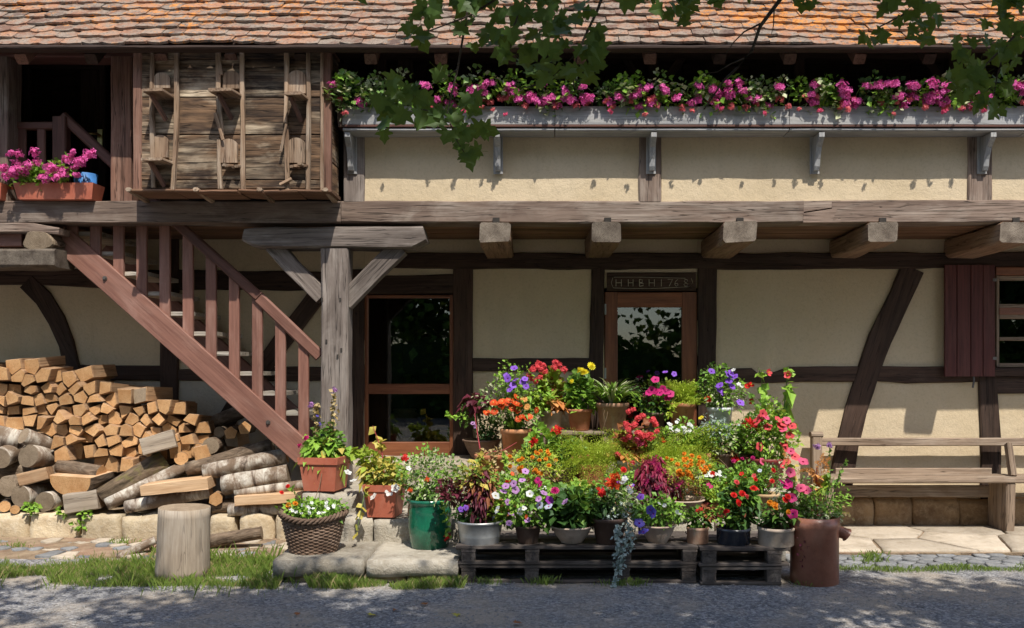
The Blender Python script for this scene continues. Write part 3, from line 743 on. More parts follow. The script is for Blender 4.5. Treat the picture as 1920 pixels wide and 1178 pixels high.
# timber ends under the beam at the left
mb = MB(); n = 22; c = W(70, 452, FRONT - .02)
v = [];
for yy, s in ((0, .9), (.015, 1), (.5, 1)):
    for k in range(n):
        t = 2 * math.pi * k / n; r = .112 * s * (1 + .07 * math.sin(3 * t + 1) + .05 * math.sin(5 * t)); v.append((yy, r * math.cos(t) * 1.15, r * math.sin(t) * .8))
f = [tuple(range(n))] + [(a * n + k, a * n + (k + 1) % n, (a + 1) * n + (k + 1) % n, (a + 1) * n + k) for a in range(2) for k in range(n)]
mk('log_end', v, f, [MT['cut_old'], MT['bark']], H, frame((0, 1, 0), (1, 0, 0), c), mi=[0] + [0] * n + [1] * n)
ptimber('beam', [(-400, 484), (0, 483), (103, 483)], [36, 36, 35], FRONT - .03, .3, MT['endgrain'], H, wob=.014, ch=.02)
ptimber('beam', [(-400, 427), (60, 427), (110, 433)], [17, 17, 12], FRONT - .02, .3, bm, H, wob=.01)
ptimber('board', [(-400, 450), (40, 450)], 26, FRONT + .06, .1, MT['red'], H)

# ---- upper wall, gallery behind it
for a in ((683, 1200, 236, 378), (1240, 1815, 236, 378), (1860, 2420, 236, 378)): panel(*a, FRONT + .02, pl)
for x, w in ((664, 40), (1219, 42), (1838, 46), (2440, 46)): ptimber('post', [(x, 378), (x + U(-2, 2), 190)], w, FRONT + .004, .18, bm if x > 700 else po, H, wob=.009)
ptimber('rail', [(640, 222), (1400, 222), (2400, 222)], 30, FRONT + .01, .18, dk, H, wob=.011)
mb = MB()
mb.box(-7.2, 8.2, 7.345, 12.8, zb + .026, zb + .14); mb.build('gallery_floor', MT['gallery'], H)
mb = MB(); mb.box(-7.2, 8.2, 8.55, 8.6, zb + .14, zb + 2.7); mb.build('gallery_backing', MT['room'], H)  # dark backing sheet added to stop light leaking between the planks
gw = part('gallery_wall', H, T((0, 8.3, zb + .14)))
x = -7.0
while x < 8.0:
    w = U(.16, .24); mb = MB(); mb.box(.003, w - .003, 0, .03 + U(0, .008), 0, 2.6); mb.build('plank', MT['gallery'], gw, T((x, 8.3 if not wx(40, 8.3) < x < wx(190, 8.3) else 8.42, zb + .14))); x += w
for x in (712, 760, 960, 1225, 1500, 1790, 2050): ptimber('gallery_post', [(x, 230), (x, 60)], 20 if x != 760 else 28, 7.75, .12, dk, H, wob=.011)
for x in (1225, 1790):
    for s in (-1, 1): ptimber('gallery_brace', [(x + s * 10, 170), (x + s * 62, 96)], 14, 7.76, .08, dk, H, wob=.011)
ptimber('gallery_plate', [(640, 98), (1300, 98), (2400, 98)], 22, 7.72, .16, dk, H, wob=.011)
# door opening at the head of the stair
ptimber('wall_plate', [(-700, 93), (0, 93), (260, 94)], 26, FRONT + .004, .2, MT['rail'], H, wob=.006)
ptimber('wall_plate', [(262, 92), (640, 92), (1300, 92), (2400, 92)], 14, FRONT + .06, .16, dk, H, wob=.006)
ptimber('post', [(226, 377), (227, 106)], [40, 38], FRONT + .006, .2, MT['loftred'], H, wob=.008)
ptimber('post', [(4, 377), (5, 106)], [20, 20], FRONT + .006, .2, MT['beam'], H, wob=.008)
ptimber('post', [(-350, 377), (-350, 106)], 36, FRONT + .006, .2, MT['beam'], H, wob=.008)
panel(-800, -368, 106, 377, FRONT + .02, pl); panel(-332, -6, 106, 377, FRONT + .02, pl)
dl = part('upper_door', H, T(W(120, 377, 8.0)))
for (n, x0, x1, y0, y1) in (('frame', 44, 54, 118, 392), ('frame', 186, 196, 118, 392), ('frame', 54, 186, 118, 128)): prect(n, x0, x1, y0, y1, 7.9, .06, MT['gallery'], dl, wob=.001)
prect('door_leaf', 150, 186, 130, 392, 7.95, .04, MT['gallery'], dl, wob=.001)
mb = MB(); a = W(187, 258, 7.885); mb.box(a.x - .022, a.x + .022, a.y, a.y + .01, a.z - .14, a.z + .075)
mb.tube([a + Vector((0, -.0, .02)), a + Vector((0, -.05, .02)), a + Vector((-.12, -.055, .02))], .011, 7); mb.build('door_handle', MT['brass'], dl)

# ---- stair
ST = part('staircase', H, T(W(350, 880, 7.3)))
Ys = 7.3; rd = MT['red']
timber('stringer', [W(118, 448, Ys), W(200, 521, Ys), W(590, 868, Ys)], [.205, .205, .205], .05, rd, ST, wob=.002, ch=.006)
timber('stringer', [W(118, 448, Ys) + Vector((0, .68, 0)), W(590, 868, Ys) + Vector((0, .68, 0))], .205, .05, rd, ST, wob=.002)
prect('newel', 104, 122, 424, 492, Ys, .06, rd, ST, wob=.001)
hr = lambda x: 426 + (x - 344) * .913
for i in range(-1, 10):
    x = 178 + i * 43.4; top = hr(x); bot = 520 + .887 * (x - 234) + 12
    prect('baluster', x - 9.7, x + 9.7, max(top + 6, 384), bot, Ys - .0 if i < 2 else Ys + .002, .034, rd, ST, wob=.001, ch=.004)
timber('handrail', [W(118, 218, Ys), W(344, 430, Ys), W(486, 557, Ys)], [.085, .085, .085], .06, MT['rail'], ST, wob=.002, ch=.014)
timber('handrail', [W(486, 559, Ys), W(600, 668, Ys)], .10, .05, rd, ST, wob=.002, ch=.014)
for k in range(11):
    cx_, cy_ = 549 - k * 43.4, 772 - k * 37.6
    a = W(cx_, cy_, Ys); mb = MB(); mb.box(-.125, .125, 0, .63, -.034, .0)
    mb.build('tread', MT['tread'], ST, T((a.x, Ys + .028, a.z)))
for x, y in ((197, 522), (503, 792)):
    a = W(x, y, Ys - .025); mb = MB()
    for r, d in ((.019, .0), (.011, .012)):
        mb.tube([a + Vector((0, .004, 0)), a + Vector((0, -.008 - d, 0))], r, 10)
    mb.build('bolt', MT['iron'], ST)
# railing at the head of the stair
RL = part('railing', H, T(W(50, 377, 7.26))); Yr = 7.26; rl = MT['rail']
prect('top_rail', -330, 99, 228, 242, Yr, .06, rl, RL, wob=.002)
prect('newel', 97, 123, 218, 378, Yr - .01, .09, rl, RL, wob=.002)
prect('bottom_rail', -330, 99, 352, 362, Yr, .05, rl, RL, wob=.002)
for x in (-272, -237, -202, -167, -132, -97, -63, -29, 5, 40, 76): prect('baluster', x - 8, x + 8, 241, 354, Yr + .01, .03, rl, RL, wob=.001)

# ---- pigeon loft box hung on the front
Yb = FRONT - .28
PB = part('pigeon_loft', H, T(W(430, 357, Yb)))
lf, bt = MT['loft'], MT['batten']
rows = [(96, 111), (112, 182), (183.5, 252), (253.5, 337), (338.5, 354)]
cols = [(264, 286), (284, 331), (329, 411), (409, 456), (454, 538), (536, 579), (578, 604)]
for (y0, y1) in rows:
    for ci, (x0, x1) in enumerate(cols):
        ptimber('plank', [(x0, (y0 + y1) / 2), (x1, (y0 + y1) / 2)], y1 - y0, Yb + (.012 if ci % 2 else .002) + U(0, .004), .022, lf, PB, wob=.003, ch=.004)
for (x, y0, y1, w, t) in ((284, 86, 352, 8, 2), (329, 84, 356, 8, -5), (409, 82, 253, 8, 6), (410, 262, 354, 7, 2), (453, 95, 357, 8, 2), (536, 90, 230, 8, -2), (537, 236, 356, 7, 2), (577, 92, 356, 8, -1), (603, 92, 356, 6, 0)):
    ptimber('batten', [(x + t, y1), (x + U(-1, 1), (y0 + y1) / 2), (x - t * .3, y0)], w, Yb - .03, .032, bt, PB, wob=.008, ch=.005)
ptimber('corner_post', [(257, 356), (257, 96)], 17, Yb - .005, .06, MT['loftred'], PB)
ptimber('corner_post', [(611, 356), (612, 96)], 17, Yb - .005, .06, MT['loftred'], PB)
# hole covers with arched tops, landing boards and their struts
def arch(x0, x1, y0, y1, Y):
    a, b = wx(x0, Y), wx(x1, Y); z0, z1 = wz(y1, Y), wz(y0, Y); w = (b - a) / 2; c = (a + b) / 2; n = 10
    o = [(-w, z0 - z1)] + [(w, z0 - z1)] + [(w * math.cos(t * math.pi / n), -w * .8 + w * .8 * math.sin(t * math.pi / n)) for t in range(n + 1)]
    v = [(z, -.014, x) for x, z in o] + [(z, .012, x) for x, z in o]; k = len(o)
    return mk('hole_cover', v, [tuple(range(k)), tuple(reversed(range(k, 2 * k)))] + [(i, i + k, (i + 1) % k + k, (i + 1) % k) for i in range(k)], bt,
              PB, frame((0, 0, 1), (0, 1, 0), (c, Y, z1)))
for a in ((289, 320, 137, 166), (419, 450, 133, 167), (541, 574, 133, 176), (287, 316, 254, 296), (413, 446, 261, 306), (540, 572, 259, 306)): arch(*a, Yb - .004)
def perch(x0, x1, y, dep=.2, tilt=0, broken=False):
    a = W(x0, y, Yb - dep); b = W(x1, y + tilt, Yb - dep); c = (a + b) / 2; w = (b - a).length
    n = 4 if broken else 1
    pc = part('landing_board', PB, T((c.x, Yb, c.z)))
    for i in range(n):
        ww = w / n; d = dep * (U(.35, 1.0) if broken else 1)
        timber('board', [(c.x - w / 2 + ww * (i + .5), Yb - d, c.z + U(-.008, .008)), (c.x - w / 2 + ww * (i + .5) + .02, Yb + .01, c.z + U(-.004, .01))], ww * .94, .022, bt, pc, yhint=(0, 0, 1), wob=.005, ch=.004)
    if not broken or tilt:
        timber('strut', [(c.x + .02, Yb + .0, c.z - .17), (c.x - .03, Yb - dep * .75, c.z - .014)], .05, .024, MT['loftred'], pc, yhint=(1, 0, 0), wob=.004)
perch(264, 306, 168, .2, 3); perch(388, 436, 166, .2, 3); perch(531, 566, 172, .17, 4)
perch(262, 306, 297, .18, 2); perch(411, 444, 308, .1, 0, True); perch(538, 572, 308, .1, 0, True)
ptimber('loose_lath', [(418, 262), (402, 212)], 6, Yb - .05, .012, bt, PB); ptimber('loose_lath', [(526, 284), (536, 232)], 5, Yb - .05, .012, bt, PB)
ptimber('loose_lath', [(524, 346), (546, 335)], 6, Yb - .06, .02, bt, PB); ptimber('loose_lath', [(405, 80), (414, 140)], 7, Yb - .045, .012, bt, PB)
# sides and floor
for side, px in ((-1, 259), (1, 616)):
    x = wx(px, Yb)
    for (y0, y1) in ((96, 160), (161, 228), (229, 300), (301, 356)):
        z = (wz(y0, Yb) + wz(y1, Yb)) / 2
        timber('side_plank', [(x, Yb + .04, z), (x + side * .004, FRONT - .003, z)], wz(y0, Yb) - wz(y1, Yb) - .004, .02, lf, PB, yhint=(1, 0, 0), wob=.003, ch=.003)
zf = wz(357, Yb)
e = [248, 330, 372, 450, 496, 560, 625]
for a, b in zip(e[:-1], e[1:]):
    A, B = wx(a, Yb), wx(b, Yb)
    timber('floor_board', [(A + .003, Yb - .03 + .14, zf - .012 + U(-.006, .006)), (B - .003, Yb - .03 + .14 + U(-.01, .01), zf - .012 + U(-.006, .006))], .3, .022, MT['board'], PB, yhint=(0, 0, 1), wob=.004)
for x in (246, 372, 490, 612):
    timber('floor_bearer', [(wx(x, Yb), Yb - .05, zf - .002), (wx(x, Yb), FRONT - .004, zf - .036)], .045, .03, MT['batten'], PB, yhint=(0, 0, 1), wob=.003)
timber('roof_board', [(wx(250, Yb), Yb + .16, wz(88, Yb)), (wx(620, Yb), Yb + .16, wz(88, Yb))], .32, .02, MT['loftred'], PB, yhint=(0, 0, 1))

# ---- flower shelf under the gallery
FS = part('flower_shelf', H, T((1.5, FRONT - .15, wz(240, 6.87)))); gp = MT['greypaint']
Yf = FRONT - .2
for a, b in ((642, 1040), (1041, 1480), (1481, 1930), (1931, 2400)):
    prect('front_board', a, b, 199, 234, Yf, .024, gp, FS, wob=.003, ch=.004)
    X0, X1 = wx(a, Yf), wx(b, Yf)
    timber('shelf_board', [(X0 + .002, FRONT - .09, wz(242, Yf) + .0), (X1 - .002, FRONT - .09, wz(242, Yf))], .2, .026, gp, FS, yhint=(0, 0, 1), wob=.003)
timber('shelf_lip', [(wx(645, Yf), Yf + .005, wz(236, Yf)), (wx(2400, Yf), Yf + .005, wz(236, Yf))], .02, .012, MT['rail'], FS, wob=.001)
for x in (660, 934, 1221, 1528, 1842, 2150):
    X = wx(x, FRONT); z1 = wz(247, Yf); z0 = wz(322, FRONT)
    prof = [(FRONT + .018, z1), (Yf + .02, z1), (Yf + .02, z1 - .035), (FRONT - .11, z1 - .1), (FRONT - .07, z1 - .19), (FRONT - .06, z0 + .03), (FRONT - .045, z0), (FRONT + .018, z0)]
    n = len(prof); v = [(y, -.022, z) for y, z in prof] + [(y, .022, z) for y, z in prof]
    mk('bracket', [(a[2] - z0, a[1], a[0] - FRONT) for a in v], [tuple(range(n)), tuple(reversed(range(n, 2 * n)))] + [(i, i + n, (i + 1) % n + n, (i + 1) % n) for i in range(n)], gp, FS,
       Matrix(((0, 1, 0, X), (0, 0, 1, FRONT), (1, 0, 0, z0), (0, 0, 0, 1))))
    prect('bracket_back', x - 9, x + 9, 240, 326, FRONT - .012, .018, gp, FS, wob=.001)

# ---- roof
YE, ZE = 6.70, wz(76, 6.70); SL = math.radians(45)
RF = part('roof', H, T((0, YE, ZE)))
up = Vector((0, math.cos(SL), math.sin(SL))); nr = Vector((0, -math.sin(SL), math.cos(SL)))
RM = frame((1, 0, 0), up, (0, YE, ZE))                 # local x along eave, y up slope, z normal
mb = MB(); mb.box(-7.6, 8.6, .06, 5.2, -.09, -.06); mb.build('sheathing', MT['gallery'], RF, RM)
timber('eave_board', [(-7.6, YE + .03, ZE - .055), (8.6, YE + .03, ZE - .055)], .03, .1, MT['gallery'], RF)
mb = MB(); q = [(-7.6, YE + 3.67, ZE + 3.6), (8.6, YE + 3.67, ZE + 3.6), (8.6, 13.4, 4.2), (-7.6, 13.4, 4.2)]
mb.add(q, [(0, 1, 2, 3)]); mb.add([(-7.2, YE + .5, ZE + .3), (-7.2, YE + 3.6, ZE + 3.4), (-7.2, 13, 4.5), (8.2, YE + .5, ZE + .3), (8.2, YE + 3.6, ZE + 3.4), (8.2, 13, 4.5)], [(0, 1, 2), (3, 5, 4)])
mb.build('rear_slope', MT['tile'], RF)
for i in range(24):
    x = wx(-640 + i * 133, 6.75)
    p0 = Vector((x, YE + .06, ZE + .0)) - nr * .13; timber('rafter', [p0, p0 + up * 2.2], .095, .085, MT['loftred'] if i % 3 else dk, RF, yhint=nr, wob=.004)
def tile_mesh(seed):
    rr = random.Random(seed); w, l, th = .0825, .27, .019; n = 6
    o = [(-w, l), (-w, .022 + rr.uniform(0, .01))] + [(-w + 2 * w * k / n, .024 * (1 - math.sin(math.pi * k / n)) + rr.uniform(-.004, .004)) for k in range(1, n)] + [(w, .022 + rr.uniform(0, .01)), (w, l)]
    k = len(o); bow = rr.uniform(-.006, .01)
    top = [(x, y, th + bow * (1 - (x / w) ** 2) + rr.uniform(-.0015, .0015)) for x, y in o]; bot = [(x, y, t[2] - th) for (x, y), t in zip(o, top)]
    return mesh('tile', top + bot, [tuple(range(k))[::-1][::-1], ] + [(i + k, (i + 1) % k + k, (i + 1) % k, i) for i in range(k - 1)], MT['tile'])
TM = [tile_mesh(s) for s in range(14)]
EXP, TW = .13, .168
def tile_M(i, c, rr):
    x = (c + (i % 2) * .5) * TW + rr.uniform(-.004, .004)
    sag = .012 * math.sin(x * 1.7) + .006 * math.sin(x * 4.1 + i)
    lift = rr.uniform(0, .007)
    return RM @ T((x, i * EXP + rr.uniform(-.009, .009) + sag, -.045 + sag * .6 + lift)) @ Matrix.Rotation(-math.radians(7.6 + rr.uniform(-1.6, 2.2)), 4, 'X') @ Matrix.Rotation(rr.uniform(-.025, .025), 4, 'Z') @ Matrix.Rotation(rr.uniform(-.02, .02), 4, 'Y')
tr = random.Random(3); sv = []; sf = []
for i in range(-0, 38):
    for c in range(-44, 52):
        Mx = tile_M(i, c, tr)
        p = Mx.translation; px = CX + p.x * F / p.y; py = HY - (p.z - EZ) * F / p.y
        me = TM[tr.randrange(14)]
        if i < 6 and -25 < px < 1945: obj('tile', me, RF, Mx)
        else:
            b = len(sv); sv += [tuple(Mx @ q.co) for q in me.vertices]; sf += [tuple(k + b for k in q.vertices) for q in me.polygons]
tag(mk('more_tiles', sv, sf, MT['tile'], RF), kind='stuff')
# ---------------------------------------------------------------- bench
BN = thing('bench', 'weathered wooden bench standing on the slabs against the house wall', 'bench', (4.4, 7.8, .045))
bw = MT['bench']; Ybk = 7.97
pz = .045
def bpost(px, name='back_post'):
    x = wx(px, Ybk); zt = wz(812, Ybk)
    timber(name, [(x, Ybk - .02, pz), (x, Ybk - .02, zt - .1), (x, Ybk, zt)], .095, .075, bw, BN, wob=.003, ch=.012)
bpost(1530); bpost(2260)
timber('finial', [(wx(1519, Ybk), Ybk, wz(815, Ybk)), (wx(1541, Ybk), Ybk, wz(815, Ybk))], .05, .09, bw, BN, wob=.004, ch=.018)
ptimber('back_rail', [(1541, 829), (1900, 829), (2260, 829)], 15, Ybk - .01, .04, bw, BN, wob=.003)
X0, X1 = wx(1548, 7.7), wx(2260, 7.7); zs = .045 + .475
timber('seat_board', [(X0, 7.745, zs - .02), (X1, 7.745, zs - .02)], .19, .045, bw, BN, yhint=(0, 0, 1), wob=.004, ch=.01)
timber('seat_board', [(X0, 7.92, zs - .018), (X1, 7.92, zs - .018)], .14, .04, bw, BN, yhint=(0, 0, 1), wob=.004, ch=.01)
timber('lower_back_board', [(wx(1565, 8), 7.975, wz(888, 7.975)), (wx(1856, 8), 7.975, wz(888, 7.975))], .1, .02, bw, BN, wob=.003)
timber('apron_board', [(wx(1560, 7.86), 7.86, wz(921, 7.86)), (wx(1854, 7.86), 7.86, wz(921, 7.86))], .11, .022, bw, BN, wob=.003)
for x in (1893, 2245):
    X = wx(x, 7.7)
    timber('end_panel', [(X, 7.85, pz), (X, 7.83, zs - .04)], .085, .33, bw, BN, yhint=(0, 1, 0), wob=.005, ch=.012)
    timber('diagonal_stay', [(wx(x - 6, Ybk), Ybk - .03, wz(832, Ybk)), (wx(x + 6, 7.8), 7.8, zs)], .075, .05, bw, BN, yhint=(1, 0, 0), wob=.003)
X = wx(1556, 7.7); timber('end_panel', [(X, 7.85, pz), (X, 7.83, zs - .04)], .07, .3, bw, BN, yhint=(0, 1, 0), wob=.005)

# ---------------------------------------------------------------- chopping block
def round_log(L, r, taper=.04, n=22, rag=.05, seg=7, bend=0.0, seed=None):
    """a log along local X; faces: end caps material 1, sides material 0"""
    seed = U(0, 90) if seed is None else seed; v = []; f = []; mi = []
    for i in range(seg + 1):
        x = -L / 2 + L * i / seg; rr = r * (1 - taper * (i / seg - .5)); oy = bend * math.sin(math.pi * i / seg)
        for k in range(n):
            t = 2 * math.pi * k / n
            q = rr * (1 + rag * noise.noise(Vector((math.cos(t) * 1.6 + seed, math.sin(t) * 1.6, x * 2.5))) + rag * .5 * noise.noise(Vector((math.cos(t) * 5, math.sin(t) * 5 + seed, x * 11))))
            v.append((x, q * math.cos(t), oy + q * math.sin(t)))
    for i in range(seg):
        for k in range(n): f.append((i * n + k, i * n + (k + 1) % n, (i + 1) * n + (k + 1) % n, (i + 1) * n + k)); mi.append(0)
    f.append(tuple(reversed(range(n)))); f.append(tuple(range(seg * n, seg * n + n))); mi += [1, 1]
    return v, f, mi
zg = gz(-2.6, 6.19)
v, f, mi = round_log(.5, .18, .08, 30, .03, 8)
SP = mk('chopping_block', v, f, [MT['stump'], MT['cut_old']], None, frame((.03, 0, 1), (0, 1, 0), (wx(344, 6.19), 6.19, zg + .235)), mi=mi, smooth=[m == 0 for m in mi])
tag(SP, 'upright sawn tree stump used as a chopping block in the grass', 'stump')

# ---------------------------------------------------------------- firewood
FW = 'split firewood in the stacked heap'
YF = 7.46
pts = []
top = [(-240, 720), (-150, 700), (-60, 688), (0, 690), (80, 684), (130, 692), (165, 706), (210, 722), (250, 738), (300, 752), (345, 770), (385, 800), (430, 818), (480, 830)]
bot = [(-240, 958), (-75, 958), (-60, 815), (20, 800), (60, 812), (110, 850), (150, 868), (210, 872), (260, 868), (310, 856), (360, 850), (430, 846), (480, 846)]
ip = lambda tb, x: np.interp(x, [a for a, b in tb], [b for a, b in tb])
y = 690; row = 0
while y < 960:
    x = -235 + (row % 2) * 15
    while x < 475:
        xx, yy = x + U(-6, 6), y + U(-5, 5)
        if ip(top, xx) < yy < ip(bot, xx): pts.append((xx, yy))
        x += U(22, 31)
    y += 19.5; row += 1
for k, c in enumerate(voronoi(pts, None, 18)):
    if len(c) < 3: continue
    cx_, cy_ = pts[k]; s = U(.86, .99)
    # blunt the polygon: drop its shortest edges so that the end reads as a split block
    while len(c) > 5 or (len(c) > 4 and R.random() < .6):
        e = min(range(len(c)), key=lambda i: math.dist(c[i], c[(i + 1) % len(c)])); a, b = c[e], c[(e + 1) % len(c)]
        m = ((a[0] + b[0]) / 2, (a[1] + b[1]) / 2); c = [m if i == e else c[i] for i in range(len(c)) if i != (e + 1) % len(c)]
    Yp = YF + U(-.07, .06) + (.1 if cx_ > 390 else 0); cw = W(cx_, cy_, Yp); L = U(.34, .44)
    rs = U(.9, 1.0); n = len(c); v = []
    for j, (xl, sc) in enumerate(((0, .93), (.012, 1), (L, rs))):
        for (px, py) in c:
            p = W(px, py, Yp) - cw; v.append((xl + (U(-.012, .012) if j else 0), p.x * s * sc, p.z * s * sc))
    v = [(a, b, d) for a, b, d in v]
    f = [tuple(range(n))] + [(q * n + i, q * n + (i + 1) % n, (q + 1) * n + (i + 1) % n, (q + 1) * n + i) for q in range(2) for i in range(n)] + [tuple(reversed(range(2 * n, 3 * n)))]
    ro = U(-.22, .22); Mx = frame((U(-.2, .2), 1, U(-.1, .1)), (math.cos(ro), 0, math.sin(ro)), cw)
    z = Mx.to_3x3() @ Vector((0, 0, 1))
    if z.z < 0: v = [(a, b, -d) for a, b, d in v]
    dim = cx_ > 395 or cy_ < ip(top, cx_) + 14 and R.random() < .35
    o = mk('firewood', v, f, [MT['pale_b'], MT['cut_old'] if dim else MT['cut']], None, Mx, mi=[1] + [0] * (2 * n) + [0])
    tag(o, 'split firewood block with pale sawn end in the stacked heap', 'firewood', FW)
def log(label, a, b, r, kind='birch', cat='log', endk=None, bend=0.0, name=None, **k):
    """a = (px, py, Y) one end, b = the other, r in photo pixels"""
    A, B = W(*a), W(*b); r = r * a[2] / F
    v, f, mi = round_log((B - A).length, r, bend=bend, **k)
    o = mk(name or ('birch_log' if kind == 'birch' else 'log'), v, f, [MT[kind], MT[endk or 'cut_old']], None, frame(B - A, (0, 0, 1), (A + B) / 2), mi=mi, smooth=[m == 0 for m in mi])
    return tag(o, label, cat, 'loose logs before the woodpile')
def block(label, a, b, wpx, hpx, mat='pale', name='split_plank'):
    A, B = W(*a), W(*b); s = a[2] / F
    o = timber(name, [A, B], hpx * s, wpx * s, MT[mat], None, wob=.012, ch=.006, step=.08)
    return tag(o, label, 'firewood', 'loose logs before the woodpile')
log('short birch log with white bark at the left edge of the pile, above the others', (-25, 812, 7.42), (40, 826, 7.5), 19)
log('birch log with round brown sawn end and peeling bark, topmost of the left logs', (44, 817, 7.34), (126, 848, 7.66), 15, 'birch', rag=.08)
log('white birch log poking in from the left edge, second from top', (0, 859, 7.33), (48, 838, 7.66), 19)
log('thick birch log with large round grey end left of the sawn half log', (53, 855, 7.31), (118, 862, 7.7), 21)
log('dark ended log lying low at the left edge of the pile', (13, 912, 7.28), (70, 902, 7.62), 19, 'bark')
log('birch log with big round end lying on the kerb, below the reddish block', (38, 931, 7.25), (100, 916, 7.62), 20)
log('smaller birch log with round grey end on the kerb, left of the grey lump', (84, 941, 7.24), (125, 934, 7.55), 18)
log('little round log end on the kerb near the left edge', (8, 950, 7.24), (14, 944, 7.5), 10, 'bark', endk='cut')
log('small round log end between the two big birch ends on the kerb', (28, 956, 7.23), (30, 950, 7.5), 8, 'bark', endk='cut')
log('thick grey log lying behind the left birch logs', (-30, 882, 7.42), (60, 884, 7.6), 22, 'bark')
log('brown log wedged behind the reddish block', (60, 892, 7.45), (140, 880, 7.6), 18, 'bark')
block('reddish sawn block lying on the left birch logs', (40, 900, 7.3), (95, 886, 7.34), 30, 22, 'pale_b')
# half log with a flat sawn top
A = W(134, 893, 7.27); v = []; n = 12
for x, s in ((-.02, .96), (.0, 1), (.34, .95)):
    for k in range(n + 1):
        t = math.pi * k / n; v.append((x, .215 * math.cos(t) * s, -.175 * math.sin(t) ** .8 * s))
m = n + 1
f = [tuple(range(m))] + [(q * m + i, q * m + i + 1, (q + 1) * m + i + 1, (q + 1) * m + i) for q in range(2) for i in range(n)] + [(q * m, (q + 1) * m, (q + 1) * m + n, q * m + n) for q in range(2)] + [tuple(reversed(range(2 * m, 3 * m)))]
tag(mk('half_log', v, f, [MT['bark'], MT['pale'], MT['cut']], None, frame((.25, 1, .10), (1, 0, 0), A) if (frame((.25, 1, .10), (1, 0, 0), A).to_3x3() @ Vector((0, 0, 1))).z > 0 else frame((.25, 1, .10), (-1, 0, 0), A),
       mi=[2] + [0] * (2 * n) + [1, 1] + [2]), 'large half log with flat pale sawn top and curved underside', 'log', 'loose logs before the woodpile')
log('brown log behind the half log with its round end facing right', (190, 888, 7.36), (112, 874, 7.44), 14, 'bark', endk='cut')
block('rough grey lump of wood on the kerb below the half log', (128, 944, 7.25), (190, 934, 7.28), 40, 36, 'stump', 'wood_lump')
log('long thick log with mossy brown bark sloping down left from its orange end', (311, 863, 7.5), (192, 936, 7.28), 21, 'mossbark', endk='cut', rag=.09)
log('long slim white birch log sloping down left beside the mossy log', (350, 874, 7.48), (200, 946, 7.22), 12)
log('thin birch log with ringed end pointing up right towards the stair', (346, 835, 7.44), (404, 796, 7.85), 11, endk='cut')
log('round log with cracked orange end under the thin birch log', (372, 846, 7.44), (395, 838, 7.85), 13, 'bark', endk='cut')
log('round barked log end right of the cracked orange one', (395, 836, 7.42), (420, 830, 7.85), 15, 'bark')
log('small round log end lying among the split blocks beside the mossy log', (340, 860, 7.42), (346, 852, 7.8), 12, 'bark', endk='cut')
block('dark weathered split block on the front of the heap', (268, 838, 7.36), (330, 822, 7.44), 44, 32, 'stump', 'split_block')
log('dark crooked log in the shade behind the stair string', (384, 800, 7.75), (452, 772, 7.9), 14, 'bark')
for (x, y, lab) in ((411, 811, 'grey round end of a thin log under the stair'), (433, 812, 'brown split block under the stair between two others'), (459, 803, 'brown split block under the stair, nearest the stair string')):
    log(lab, (x, y, 7.55), (x + 12, y - 4, 7.9), 13 if x > 420 else 10, 'bark', endk='cut' if x > 420 else None, n=5 if x > 420 else 14, rag=.15)
log('long log with rough grey-brown bark lying across the heap, topmost under the stair', (352, 882, 7.42), (512, 836, 7.5), 15, 'bark', rag=.12)
log('long birch log with cut left end, just below the rough barked log', (383, 886, 7.33), (538, 854, 7.42), 15, endk='cut')
log('thick birch log with flaking white bark, its right end under the stair foot', (418, 911, 7.28), (541, 888, 7.34), 18, rag=.12)
log('thin birch log lying level above the pale plank, right of the stump', (441, 924, 7.26), (576, 908, 7.3), 9)
block('pale split plank lying level between two birch logs right of the stump', (446, 938, 7.24), (572, 929, 7.26), 40, 19, 'pale')
log('birch log lying on the kerb right of the stump', (430, 956, 7.26), (534, 953, 7.28), 12)
block('pale sawn plank resting on the birch logs behind the stump', (273, 918, 7.22), (397, 903, 7.26), 50, 22, 'pale')
log('birch log lying level behind the stump, under the pale plank', (237, 951, 7.25), (396, 922, 7.3), 12)
log('short split log with pale end above the stump', (405, 936, 7.22), (412, 930, 7.5), 13, 'pale_b', endk='cut', n=6, rag=.12)
log('rotten log on the kerb right behind the stump', (398, 950, 7.3), (440, 946, 7.34), 13, 'bark', rag=.15)
log('thin bark covered stick lying on the ground left of the stump', (220, 1046, 6.62), (292, 1012, 6.75), 8, 'birch', cat='stick', name='stick', rag=.15)
log('rotten split log lying on the ground right of the stump', (394, 1015, 6.85), (491, 999, 6.9), 12, 'bark', rag=.15)

# ---------------------------------------------------------------- pallets
def pallet(label, x0, x1, y0, y1, z, blocks):
    o = thing('pallet', label, 'pallet', ((x0 + x1) / 2, (y0 + y1) / 2, z), 'pallets under the front row of pots'); pm = MT['pallet']
    n = 5; d = (y1 - y0 - .1) / (n - 1)
    for k in range(n):
        w = .1 if k in (0, n - 1) else .09
        timber('deck_board', [(x0 + U(-.01, .01), y0 + .05 + k * d, z + .12), (x1 + U(-.01, .01), y0 + .05 + k * d, z + .12)], w, .022, pm, o, yhint=(0, 0, 1), wob=.004, ch=.003)
    for bx in blocks:
        timber('cross_board', [(bx, y0 + .002, z + .098), (bx, y1 - .002, z + .098)], .1, .02, pm, o, yhint=(0, 0, 1), wob=.002, ch=.002)
        for k, yy in enumerate((y0 + .05, (y0 + y1) / 2, y1 - .05)):
            timber('block', [(bx, yy - .045, z + .055), (bx, yy + .045, z + .055)], .095, .064, pm, o, yhint=(0, 0, 1), wob=.002, ch=.004)
    for k, yy in enumerate((y0 + .05, (y0 + y1) / 2, y1 - .05)):
        timber('bottom_board', [(x0, yy, z + .012), (x1, yy, z + .012)], .09, .02, pm, o, yhint=(0, 0, 1), wob=.003, ch=.003)
